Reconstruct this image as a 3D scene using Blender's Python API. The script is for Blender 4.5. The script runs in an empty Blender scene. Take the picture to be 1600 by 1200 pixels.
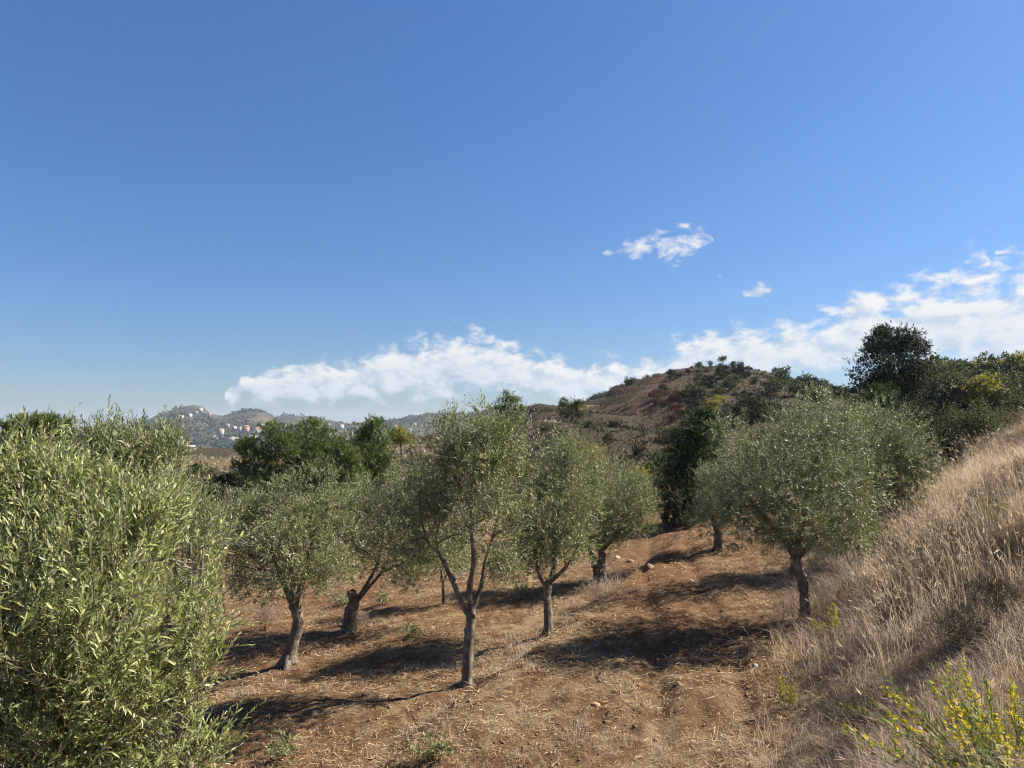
import bpy, math, random
import numpy as np
from mathutils import Matrix, Vector

# ------------------------------------------------------------------ camera, light, exposure
SC = bpy.context.scene
COL = SC.collection
EYE = 4.1                       # camera height above the grove floor (standing on a bank)
FPX = 1155.0                    # focal length in pixels of the 1600 px wide photograph
PITCH = math.atan(60.0 / FPX)
cam_d = bpy.data.cameras.new("camera"); cam = bpy.data.objects.new("camera", cam_d); COL.objects.link(cam)
cam_d.sensor_width = 36.0; cam_d.lens = 36.0 * FPX / 1600.0
cam_d.clip_start = 0.05; cam_d.clip_end = 20000
cam.location = (0, 0, EYE); cam.rotation_euler = (math.pi / 2 + PITCH, 0, 0)
SC.camera = cam

SUN_EL = math.radians(42); SUN_AZ = math.radians(76)      # azimuth clockwise from the view direction (+y)
sun_dir = Vector((math.cos(SUN_EL) * math.sin(SUN_AZ), math.cos(SUN_EL) * math.cos(SUN_AZ), math.sin(SUN_EL)))
sd = bpy.data.lights.new("sun", 'SUN'); sd.energy = 5.0; sd.angle = math.radians(0.53); sd.color = (1.0, 0.93, 0.82)
so = bpy.data.objects.new("sun", sd); COL.objects.link(so); so.location = (60, 20, 60)
so.rotation_euler = (-sun_dir).to_track_quat('-Z', 'Y').to_euler()

SC.view_settings.view_transform = 'Standard'; SC.view_settings.look = 'None'
SC.view_settings.exposure = 1.35; SC.view_settings.gamma = 1.0; SC.view_settings.use_curve_mapping = False
SC.cycles.use_denoising = True; SC.cycles.denoising_prefilter = 'FAST'; SC.cycles.pixel_filter_type = 'BLACKMAN_HARRIS'; SC.cycles.filter_width = 1.1
SC.cycles.max_bounces = 6; SC.cycles.diffuse_bounces = 2; SC.cycles.glossy_bounces = 2
SC.cycles.transmission_bounces = 3; SC.cycles.volume_bounces = 0; SC.cycles.transparent_max_bounces = 4
SC.cycles.use_adaptive_sampling = True; SC.cycles.adaptive_threshold = 0.02

class NT:
    """small helper to write node trees"""
    def __init__(s, tree): s.t = tree; s.t.nodes.clear()
    def n(s, typ, **kw):
        nd = s.t.nodes.new(typ)
        for k, v in kw.items(): setattr(nd, k, v)
        return nd
    def val(s, sock, v):
        if isinstance(v, bpy.types.NodeSocket): s.t.links.new(v, sock)
        elif v is not None: sock.default_value = v
    def math(s, op, a, b=None, c=None, clamp=False):
        nd = s.n('ShaderNodeMath', operation=op); nd.use_clamp = clamp
        for i, v in enumerate((a, b, c)):
            if v is not None: s.val(nd.inputs[i], v)
        return nd.outputs[0]
    def vm(s, op, a, b=None):
        nd = s.n('ShaderNodeVectorMath', operation=op); s.val(nd.inputs[0], a)
        if b is not None: s.val(nd.inputs[1], b)
        return nd.outputs['Value'] if op in ('LENGTH', 'DOT_PRODUCT') else nd.outputs[0]
    def mix(s, f, a, b, mode='MIX'):
        nd = s.n('ShaderNodeMix', data_type='RGBA', blend_type=mode)
        s.val(nd.inputs[0], f); s.val(nd.inputs[6], a); s.val(nd.inputs[7], b); return nd.outputs[2]
    def noise(s, vec, scale, detail=4, rough=0.55, dist=0.0, col=False):
        nd = s.n('ShaderNodeTexNoise'); s.val(nd.inputs['Vector'], vec)
        nd.inputs['Scale'].default_value = scale; nd.inputs['Detail'].default_value = detail
        nd.inputs['Roughness'].default_value = rough; nd.inputs['Distortion'].default_value = dist
        return nd.outputs['Color' if col else 'Fac']
    def ramp(s, f, stops):
        nd = s.n('ShaderNodeValToRGB'); s.val(nd.inputs[0], f); el = nd.color_ramp.elements
        while len(el) > 1: el.remove(el[-1])
        el[0].position, el[0].color = stops[0][0], (*stops[0][1], 1)
        for p, c in stops[1:]:
            e = el.new(p); e.color = (*c, 1)
        return nd.outputs[0]
    def smooth(s, x, a, b):
        nd = s.n('ShaderNodeMapRange', interpolation_type='SMOOTHSTEP'); s.val(nd.inputs[0], x)
        nd.inputs[1].default_value = a; nd.inputs[2].default_value = b
        nd.inputs[3].default_value = 0; nd.inputs[4].default_value = 1
        return nd.outputs[0]

def ray(px, py):
    """world direction through a point of the photograph, scaled to y = 1"""
    a, b = (px - 800) / FPX, (600 - py) / FPX
    y = math.cos(PITCH) - b * math.sin(PITCH); z = math.sin(PITCH) + b * math.cos(PITCH)
    return np.array([a / y, 1.0, z / y])

# ---- sky: clear blue with a low bank of fair weather cloud
W = bpy.data.worlds.new("World"); SC.world = W; W.use_nodes = True
w = NT(W.node_tree)
sky = w.n('ShaderNodeTexSky', sky_type='NISHITA', sun_disc=False)
sky.sun_elevation = SUN_EL; sky.sun_rotation = SUN_AZ; sky.altitude = 300
sky.air_density = 0.75; sky.dust_density = 0.35; sky.ozone_density = 3.5
hs = w.n('ShaderNodeHueSaturation'); hs.inputs['Saturation'].default_value = 1.17; hs.inputs['Hue'].default_value = 0.503; w.t.links.new(sky.outputs[0], hs.inputs['Color'])
tc = w.n('ShaderNodeTexCoord').outputs['Generated']
sx = w.n('ShaderNodeSeparateXYZ'); w.val(sx.inputs[0], w.vm('NORMALIZE', tc))
az = w.math('ARCTAN2', sx.outputs[0], sx.outputs[1]); el = w.math('ARCSINE', sx.outputs[2])
ext = w.math('SUBTRACT', 1.0, w.math('MULTIPLY', 0.6, w.math('EXPONENT', w.math('MULTIPLY', w.math('MAXIMUM', el, 0.0), -1 / 0.24))))
skc = w.vm('MULTIPLY', hs.outputs[0], w.vm('MULTIPLY', (1, 1, 1), ext))
bg = w.n('ShaderNodeBackground'); w.val(bg.inputs[0], skc); bg.inputs[1].default_value = 0.074
cb = w.n('ShaderNodeCombineXYZ'); w.val(cb.inputs[0], az); w.val(cb.inputs[1], el)
AE = cb.outputs[0]
# two layers of cloud, each a run of (azimuth px, elevation px, half thickness px) met along the horizon of the photograph;
# round the rest of the horizon the same run goes on, mirrored
LOW = [(-40, 610, 0), (300, 613, 0), (330, 616, 0), (345, 622, 0), (366, 622, 20), (385, 606, 20), (410, 602, 30), (470, 602, 38), (540, 592, 40), (600, 584, 52), (680, 572, 62), (735, 562, 66), (780, 572, 58), (840, 590, 50),
       (900, 596, 46), (960, 604, 44), (1030, 590, 44), (1075, 560, 44), (1130, 548, 46), (1190, 552, 48), (1250, 552, 52), (1290, 540, 60), (1340, 518, 72), (1400, 514, 76), (1460, 510, 86), (1540, 506, 98), (1620, 506, 110)]
HIGH = [(-40, 395, 0), (925, 398, 0), (940, 396, 10), (960, 392, 7), (980, 384, 18), (1030, 388, 34), (1070, 380, 40), (1095, 366, 22), (1108, 380, 0), (1112, 430, 0), (1130, 431, 8), (1142, 431, 0), (1150, 455, 0), (1165, 456, 10), (1185, 455, 16), (1206, 453, 12), (1216, 452, 0), (1228, 452, 6), (1245, 452, 0),
        (1495, 405, 0), (1512, 406, 12), (1545, 403, 14), (1556, 400, 0), (1560, 392, 0), (1572, 390, 10), (1600, 388, 12), (1625, 388, 0)]
HALF = 0.62
def cloud_layer(run):
    stops = []
    for (px, py, hh) in run:
        r = ray(px, py); a = math.atan2(r[0], 1.0); e = math.asin(r[2] / np.linalg.norm(r))
        stops.append((min(1, max(0, (a + HALF) / (2 * HALF))), (e, hh * 0.9 / FPX, 0)))
    u = w.math('DIVIDE', w.math('PINGPONG', w.math('ADD', azw, HALF), 2 * HALF), 2 * HALF)
    c = w.n('ShaderNodeSeparateColor'); w.val(c.inputs[0], w.ramp(u, stops))
    th = w.math('MAXIMUM', c.outputs[1], 0.0008)
    dd = w.math('DIVIDE', w.math('ABSOLUTE', w.math('SUBTRACT', elw, c.outputs[0])), th)
    f = w.smooth(c.outputs[1], 0.001, 0.006)
    return w.math('SUBTRACT', w.math('MULTIPLY', w.math('SUBTRACT', 3.0, dd), f), 2.0), c.outputs[0], th
wn = w.n('ShaderNodeSeparateColor'); w.val(wn.inputs[0], w.noise(AE, 24, 2, 0.5, col=True))
azw = w.math('ADD', az, w.math('MULTIPLY', w.math('SUBTRACT', wn.outputs[0], 0.5), 0.05))
elw = w.math('ADD', el, w.math('MULTIPLY', w.math('SUBTRACT', wn.outputs[1], 0.5), 0.024))
d1, c1, t1 = cloud_layer(LOW); d2, c2, t2 = cloud_layer(HIGH)
AEs = w.vm('MULTIPLY', AE, (1.0, 1.7, 1.0))
n1 = w.noise(AEs, 26, 6, 0.6, 0.2)
n2 = w.noise(w.vm('ADD', AEs, (0.012, 0.016, 0)), 26, 4, 0.6, 0.2)
n3 = w.noise(AEs, 44, 5, 0.6, 0.3)
bl = w.math('ADD', d1, w.math('MULTIPLY', w.math('SUBTRACT', n1, 0.5), 2.7))
bh = w.math('ADD', w.math('MULTIPLY', d2, 0.8), w.math('MULTIPLY', w.math('SUBTRACT', n3, 0.5), 3.6))
alpha = w.math('MULTIPLY', w.math('MAXIMUM', w.smooth(bl, -0.02, 0.7), w.smooth(bh, 0.1, 1.3)), 0.96)
lit = w.math('ADD', 0.7, w.math('MULTIPLY', w.math('SUBTRACT', n1, n2), 4.2), clamp=True)
low = w.smooth(w.math('DIVIDE', w.math('SUBTRACT', elw, c1), t1), -0.7, 0.9)      # darker towards the flat bases
lit = w.math('MULTIPLY', lit, w.math('ADD', 0.45, w.math('MULTIPLY', low, 0.55)), clamp=True)
ccol = w.mix(lit, (0.6, 0.69, 0.83, 1), (1.0, 0.985, 0.96, 1))
bc = w.n('ShaderNodeBackground'); w.val(bc.inputs[0], ccol); bc.inputs[1].default_value = 0.37
ms = w.n('ShaderNodeMixShader'); w.val(ms.inputs[0], alpha); w.t.links.new(bg.outputs[0], ms.inputs[1]); w.t.links.new(bc.outputs[0], ms.inputs[2])
gate = w.math('MULTIPLY', w.math('GREATER_THAN', el, 0.0), w.math('LESS_THAN', el, 0.26))     # no cloud higher up
mg = w.n('ShaderNodeMixShader'); w.val(mg.inputs[0], gate); w.t.links.new(bg.outputs[0], mg.inputs[1]); w.t.links.new(ms.outputs[0], mg.inputs[2]); ms = mg
W.cycles.sampling_method = 'MANUAL'; W.cycles.sample_map_resolution = 512
wo = w.n('ShaderNodeOutputWorld'); w.t.links.new(ms.outputs[0], wo.inputs[0])

# ------------------------------------------------------------------ noise and mesh helpers
def _hash(ix, iy, iz):
    h = (ix.astype(np.int64) * 374761393 + iy.astype(np.int64) * 668265263 + iz.astype(np.int64) * 2147483647 + 974634) & 0x7fffffff
    h = ((h ^ (h >> 13)) * 1274126177) & 0x7fffffff
    h = h ^ (h >> 16)
    return (h & 0xffff) / 65535.0
def vnoise(x, y, z=None):
    x = np.asarray(x, float); y = np.asarray(y, float); z = np.zeros_like(x) if z is None else np.asarray(z, float)
    i, j, k = np.floor(x), np.floor(y), np.floor(z); u, v, q = x - i, y - j, z - k
    u, v, q = u * u * (3 - 2 * u), v * v * (3 - 2 * v), q * q * (3 - 2 * q)
    r = 0
    for a in (0, 1):
        for b in (0, 1):
            for c in (0, 1):
                r = r + _hash(i + a, j + b, k + c) * (u if a else 1 - u) * (v if b else 1 - v) * (q if c else 1 - q)
    return r
def fbm(x, y, z=None, o=4):
    r, amp, s = 0, 0.5, 0
    for k in range(o):
        f = 2.03 ** k
        r = r + amp * vnoise(x * f + 13.7 * k, y * f + 5.1 * k, None if z is None else z * f); s += amp; amp *= 0.5
    return r / s
def ss(a, b, x):
    t = np.clip((np.asarray(x, float) - a) / (b - a), 0, 1); return t * t * (3 - 2 * t)
def nrm(v): return v / np.maximum(np.linalg.norm(v, axis=-1, keepdims=True), 1e-9)

def mesh(name, V, faces, mat=None, smooth=False, attrs=None):
    """faces: list of (n,k) index arrays"""
    me = bpy.data.meshes.new(name)
    V = np.asarray(V, np.float32)
    me.vertices.add(len(V)); me.vertices.foreach_set('co', V.ravel())
    faces = [np.asarray(f, np.int32) for f in faces if len(f)]
    tot = sum(f.size for f in faces); npoly = sum(len(f) for f in faces)
    me.loops.add(tot); me.polygons.add(npoly)
    me.loops.foreach_set('vertex_index', np.concatenate([f.ravel() for f in faces]))
    cnt = np.concatenate([np.full(len(f), f.shape[1], np.int32) for f in faces])
    me.polygons.foreach_set('loop_start', np.concatenate([[0], np.cumsum(cnt)[:-1]]).astype(np.int32))
    if smooth: me.polygons.foreach_set('use_smooth', np.ones(npoly, bool))
    for k, a in (attrs or {}).items():
        at = me.attributes.new(k, 'FLOAT', 'POINT'); at.data.foreach_set('value', np.asarray(a, np.float32))
    me.update(calc_edges=True)
    if mat: me.materials.append(mat)
    return me
def obj(name, me, parent=None, loc=None):
    o = bpy.data.objects.new(name, me); COL.objects.link(o)
    if parent is not None: o.parent = parent
    if loc is not None: o.location = [float(c) for c in loc]
    return o
def tag(o, label=None, cat=None, group=None, kind=None):
    if label: o['label'] = label
    if cat: o['category'] = cat
    if group: o['group'] = group
    if kind: o['kind'] = kind
    return o
def thing(name, loc, label, cat, group=None):
    return tag(obj(name, None, None, loc), label, cat, group)
def dup(root, loc, rz=0.0, sc=1.0, label=None):
    r = root.copy(); COL.objects.link(r)
    r.location = [float(c) for c in loc]; r.rotation_euler = (0, 0, rz); r.scale = (sc, sc, sc) if np.isscalar(sc) else sc
    if label: r['label'] = label
    for ch in KIDS[root.name]:
        c = ch.copy(); COL.objects.link(c); c.parent = r
        for g in KIDS.get(ch.name, []):
            d = g.copy(); COL.objects.link(d); d.parent = c
    return r
KIDS = {}
def part(name, me, parent):
    o = obj(name, me, parent); KIDS.setdefault(parent.name, []).append(o); return o

def catmull(P, R, k=5):
    P = np.asarray(P, float); R = np.asarray(R, float)
    if len(P) < 3:
        t = np.linspace(0, 1, k + 1)[:, None]; return P[0] * (1 - t) + P[-1] * t, np.linspace(R[0], R[-1], k + 1)
    Q = np.vstack([2 * P[0] - P[1], P, 2 * P[-1] - P[-2]]); out = []; rad = []
    for i in range(len(P) - 1):
        p0, p1, p2, p3 = Q[i:i + 4]
        for t in np.linspace(0, 1, k, endpoint=False):
            out.append(0.5 * (2 * p1 + (p2 - p0) * t + (2 * p0 - 5 * p1 + 4 * p2 - p3) * t * t + (3 * p1 - p0 - 3 * p2 + p3) * t ** 3))
            rad.append(R[i] * (1 - t) + R[i + 1] * t)
    out.append(P[-1]); rad.append(R[-1]); return np.array(out), np.array(rad)
class Tubes:
    def __init__(s, seed=0): s.V = []; s.Q = []; s.T = []; s.n = 0; s.rng = np.random.default_rng(seed)
    def add(s, P, R, sides=8, k=5, rough=0.12):
        P, R = catmull(P, R, k)
        d = np.gradient(P, axis=0); d = nrm(d); up = np.array([0.31, 0.17, 0.93]) if abs(d[0][2]) < 0.9 else np.array([1.0, 0.2, 0.1])
        a = np.arange(sides) * 2 * math.pi / sides; u = None; m = len(P)
        lump = 1 + rough * s.rng.standard_normal((1, sides)) * 0.8 + rough * s.rng.standard_normal((m, sides)) * 0.6
        for i in range(m):
            u = nrm(np.cross(d[i], up)) if u is None else nrm(u - d[i] * np.dot(u, d[i])); v = np.cross(d[i], u)
            s.V.append(P[i] + (np.cos(a)[:, None] * u + np.sin(a)[:, None] * v) * (R[i] * lump[i])[:, None])
        j = np.arange(sides); j2 = (j + 1) % sides
        for i in range(m - 1):
            b = s.n + i * sides; s.Q.append(np.stack([b + j, b + j2, b + sides + j2, b + sides + j], 1))
        s.V.append(P[-1:] + d[-1:] * R[-1]); e = s.n + m * sides; b = s.n + (m - 1) * sides
        s.T.append(np.stack([b + j, b + j2, np.full(sides, e)], 1)); s.n += m * sides + 1
    def mesh(s, name, mat): return mesh(name, np.vstack(s.V), [np.vstack(s.Q), np.vstack(s.T)], mat, True)

# ------------------------------------------------------------------ materials
MATS = {}
def newmat(name):
    m = bpy.data.materials.new(name); m.use_nodes = True; MATS[name] = m; return m, NT(m.node_tree)
def out(t, shader, disp=None):
    o = t.n('ShaderNodeOutputMaterial'); t.t.links.new(shader, o.inputs[0])
def principled(t, col, rough=0.8, spec=0.3, bump=None, bstr=0.5, bdist=0.02):
    p = t.n('ShaderNodeBsdfPrincipled'); t.val(p.inputs['Base Color'], col); t.val(p.inputs['Roughness'], rough)
    p.inputs['Specular IOR Level'].default_value = spec
    if bump is not None:
        b = t.n('ShaderNodeBump'); b.inputs['Strength'].default_value = bstr; b.inputs['Distance'].default_value = bdist
        t.val(b.inputs['Height'], bump); t.t.links.new(b.outputs[0], p.inputs['Normal'])
    return p.outputs[0]
def leafmat(name, stops, under=None, trans=0.3, tcol=1.6, rough=0.45, spec=0.4):
    m, t = newmat(name)
    a = t.n('ShaderNodeAttribute'); a.attribute_name = 'rnd'
    top = t.ramp(a.outputs['Fac'], stops)
    if under is not None:
        g = t.n('ShaderNodeNewGeometry'); uc = t.mix(0.35, under, top); base = t.mix(g.outputs['Backfacing'], top, uc)
    else: base = top
    p = principled(t, base, rough, spec)
    tr = t.n('ShaderNodeBsdfTranslucent'); t.val(tr.inputs[0], t.mix(1.0, top, (tcol, tcol, tcol * 0.6, 1), 'MULTIPLY'))
    mx = t.n('ShaderNodeMixShader'); mx.inputs[0].default_value = trans
    t.t.links.new(p, mx.inputs[1]); t.t.links.new(tr.outputs[0], mx.inputs[2]); out(t, mx.outputs[0]); return m
def barkmat(name, c1, c2, sc=18):
    m, t = newmat(name); g = t.n('ShaderNodeTexCoord').outputs['Object']
    v = t.vm('MULTIPLY', g, (1, 1, 0.35))
    n = t.noise(v, sc, 6, 0.65); n2 = t.noise(g, sc * 0.25, 3)
    c = t.ramp(n, [(0.3, c1), (0.7, c2)]); c = t.mix(t.smooth(n2, 0.45, 0.7), c, (c2[0] * 1.25, c2[1] * 1.25, c2[2] * 1.2, 1))
    out(t, principled(t, c, 0.9, 0.15, n, 0.9, 0.02)); return m

OLIVE = leafmat('olive_leaf', [(0, (0.044, 0.054, 0.019)), (0.4, (0.113, 0.130, 0.043)), (0.78, (0.223, 0.238, 0.096)), (1, (0.350, 0.357, 0.184))], (0.390, 0.407, 0.281, 1), 0.13, 1.5, 0.5, 0.3)
OLIVE_NEAR = leafmat('olive_leaf_young', [(0, (0.050, 0.066, 0.024)), (0.35, (0.142, 0.167, 0.055)), (0.75, (0.312, 0.340, 0.124)), (1, (0.504, 0.497, 0.238))], (0.444, 0.466, 0.312, 1), 0.24, 1.4, 0.52, 0.3)
CAROB = leafmat('glossy_green_leaf', [(0, (0.011, 0.024, 0.006)), (0.6, (0.027, 0.054, 0.013)), (1, (0.072, 0.112, 0.024))], None, 0.2, 1.4, 0.65, 0.15)
OAK = leafmat('dark_oak_leaf', [(0, (0.014, 0.019, 0.009)), (0.6, (0.029, 0.037, 0.015)), (1, (0.060, 0.068, 0.027))], None, 0.12, 1.3, 0.7, 0.15)
PINE = leafmat('pine_needle', [(0, (0.039, 0.061, 0.015)), (0.5, (0.094, 0.132, 0.034)), (1, (0.187, 0.220, 0.061))], None, 0.2, 1.5, 0.6, 0.25)
SCRUB = leafmat('scrub_leaf', [(0, (0.032, 0.042, 0.016)), (0.5, (0.071, 0.085, 0.032)), (1, (0.150, 0.155, 0.058))], None, 0.2, 1.3, 0.7, 0.2)
AUTUMN = leafmat('yellowing_leaf', [(0, (0.094, 0.112, 0.023)), (0.5, (0.199, 0.187, 0.036)), (1, (0.375, 0.282, 0.047))], None, 0.3, 1.4, 0.6, 0.2)
RUST = leafmat('rusty_twig', [(0, (0.06, 0.035, 0.028)), (0.5, (0.11, 0.062, 0.05)), (1, (0.17, 0.1, 0.08))], None, 0.1, 1.2, 0.8, 0.1)
HEATH = leafmat('grey_thorn_cushion', [(0, (0.047, 0.039, 0.026)), (0.5, (0.088, 0.074, 0.047)), (1, (0.145, 0.128, 0.081))], None, 0.1, 1.2, 0.85, 0.1)
GRASS = leafmat('dry_grass', [(0, (0.109, 0.078, 0.082)), (0.3, (0.228, 0.163, 0.160)), (0.6, (0.363, 0.275, 0.264)), (0.88, (0.507, 0.397, 0.385)), (1, (0.626, 0.524, 0.551))], None, 0.42, 1.2, 0.7, 0.25)
STRAW = leafmat('straw_litter', [(0, (0.138, 0.087, 0.051)), (0.4, (0.294, 0.202, 0.115)), (0.8, (0.478, 0.359, 0.202)), (1, (0.626, 0.506, 0.322))], None, 0.1, 1.2, 0.75, 0.2)
WEED = leafmat('fleabane_leaf', [(0, (0.070, 0.100, 0.023)), (0.6, (0.140, 0.187, 0.041)), (1, (0.222, 0.257, 0.070))], None, 0.3, 1.4, 0.55, 0.3)
YELLOW = leafmat('yellow_flower', [(0, (0.468, 0.340, 0.017)), (0.6, (0.612, 0.493, 0.025)), (1, (0.680, 0.595, 0.068))], None, 0.25, 1.1, 0.6, 0.2)
BARK = barkmat('olive_bark', (0.05, 0.038, 0.028), (0.21, 0.175, 0.14), 26)
DBARK = barkmat('dark_bark', (0.035, 0.028, 0.022), (0.1, 0.08, 0.065))
STEM = barkmat('brown_stem', (0.1, 0.07, 0.04), (0.2, 0.15, 0.09), 30)

def groundmat():
    m, t = newmat('orchard_soil'); g = t.n('ShaderNodeTexCoord').outputs['Object']
    a = t.n('ShaderNodeAttribute'); a.attribute_name = 'straw'
    big = t.noise(g, 0.5, 4, 0.6); mid = t.noise(g, 3.2, 6, 0.65); fine = t.noise(g, 34, 5, 0.7); pebble = t.noise(g, 90, 2, 0.5)
    soil = t.ramp(mid, [(0.25, (0.13, 0.066, 0.033)), (0.5, (0.235, 0.13, 0.064)), (0.75, (0.34, 0.203, 0.104))])
    soil = t.mix(t.smooth(fine, 0.35, 0.7), t.mix(1.0, soil, (0.72, 0.7, 0.7, 1), 'MULTIPLY'), soil)
    soil = t.mix(t.smooth(pebble, 0.66, 0.72), soil, (0.33, 0.24, 0.16, 1))
    sv = t.n('ShaderNodeMapping'); t.val(sv.inputs[0], g); sv.inputs['Scale'].default_value = (1, 2.4, 1); sv.inputs['Rotation'].default_value = (0, 0, 0.6)
    st = t.noise(sv.outputs[0], 42, 5, 0.75, 1.2)
    straw = t.ramp(st, [(0.34, (0.13, 0.085, 0.047)), (0.5, (0.3, 0.21, 0.118)), (0.64, (0.55, 0.42, 0.25))])
    f = t.math('ADD', t.math('MULTIPLY', a.outputs['Fac'], 1.15), t.math('MULTIPLY', t.math('SUBTRACT', t.math('ADD', t.math('MULTIPLY', big, 0.4), t.math('MULTIPLY', mid, 0.6)), 0.52), 2.6))
    c = t.mix(t.smooth(f, 0.2, 0.75), soil, straw)
    h = t.math('ADD', t.math('MULTIPLY', fine, 0.6), t.math('ADD', t.math('MULTIPLY', st, 0.5), t.math('MULTIPLY', mid, 1.2)))
    out(t, principled(t, c, 0.95, 0.1, h, 1.0, 0.1)); return m
def hillmat():
    m, t = newmat('scrubby_hillside'); g = t.n('ShaderNodeTexCoord').outputs['Object']
    a = t.n('ShaderNodeAttribute'); a.attribute_name = 'straw'
    big = t.noise(g, 0.05, 5, 0.6); mid = t.noise(g, 0.35, 6, 0.7); fine = t.noise(g, 2.2, 5, 0.7)
    earth = t.ramp(fine, [(0.3, (0.04, 0.029, 0.019)), (0.55, (0.07, 0.05, 0.032)), (0.75, (0.115, 0.086, 0.056))])
    scrub = t.ramp(fine, [(0.3, (0.028, 0.029, 0.015)), (0.6, (0.058, 0.056, 0.03)), (0.8, (0.095, 0.086, 0.05))])
    c = t.mix(t.smooth(t.math('ADD', t.math('MULTIPLY', big, 0.5), t.math('MULTIPLY', mid, 0.5)), 0.44, 0.6), earth, scrub)
    gold = t.ramp(fine, [(0.3, (0.12, 0.08, 0.038)), (0.6, (0.21, 0.15, 0.07)), (0.8, (0.29, 0.23, 0.13))])
    c = t.mix(t.smooth(t.math('ADD', a.outputs['Fac'], t.math('MULTIPLY', t.math('SUBTRACT', mid, 0.5), 1.2)), 0.3, 0.7), c, gold)
    b = t.n('ShaderNodeAttribute'); b.attribute_name = 'scar'
    red = t.ramp(fine, [(0.3, (0.045, 0.025, 0.018)), (0.55, (0.08, 0.044, 0.032)), (0.75, (0.13, 0.08, 0.058))])
    c = t.mix(t.smooth(t.math('ADD', b.outputs['Fac'], t.math('MULTIPLY', t.math('SUBTRACT', mid, 0.5), 0.9)), 0.3, 0.6), c, red)
    out(t, principled(t, c, 0.95, 0.1, t.math('ADD', mid, fine), 1.0, 0.35)); return m
def farmat():
    m, t = newmat('far_wooded_slope'); g = t.n('ShaderNodeTexCoord').outputs['Object']
    big = t.noise(g, 0.0045, 5, 0.6, 0.4); mid = t.noise(g, 0.03, 6, 0.7); fine = t.noise(g, 0.14, 4, 0.7)
    wood = t.ramp(fine, [(0.3, (0.022, 0.03, 0.015)), (0.6, (0.048, 0.055, 0.028)), (0.8, (0.08, 0.078, 0.042))])
    open_ = t.ramp(mid, [(0.3, (0.07, 0.055, 0.037)), (0.55, (0.115, 0.088, 0.06)), (0.75, (0.175, 0.135, 0.095))])
    c = t.mix(t.smooth(t.math('ADD', t.math('MULTIPLY', big, 0.5), t.math('MULTIPLY', mid, 0.5)), 0.44, 0.6), wood, open_)
    out(t, principled(t, c, 0.95, 0.1, t.math('ADD', mid, fine), 1.0, 6.0)); return m
GROUND, HILL, FAR = groundmat(), hillmat(), farmat()
def plain(name, c, var=0.15, sc=6.0, rough=0.85):
    m, t = newmat(name); g = t.n('ShaderNodeTexCoord').outputs['Object']; n = t.noise(g, sc, 4, 0.6)
    lo = tuple(v * (1 - var) for v in c); hi = tuple(min(1, v * (1 + var)) for v in c)
    out(t, principled(t, t.ramp(n, [(0.3, lo), (0.7, hi)]), rough, 0.2, n, 0.3, 0.02)); return m

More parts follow.
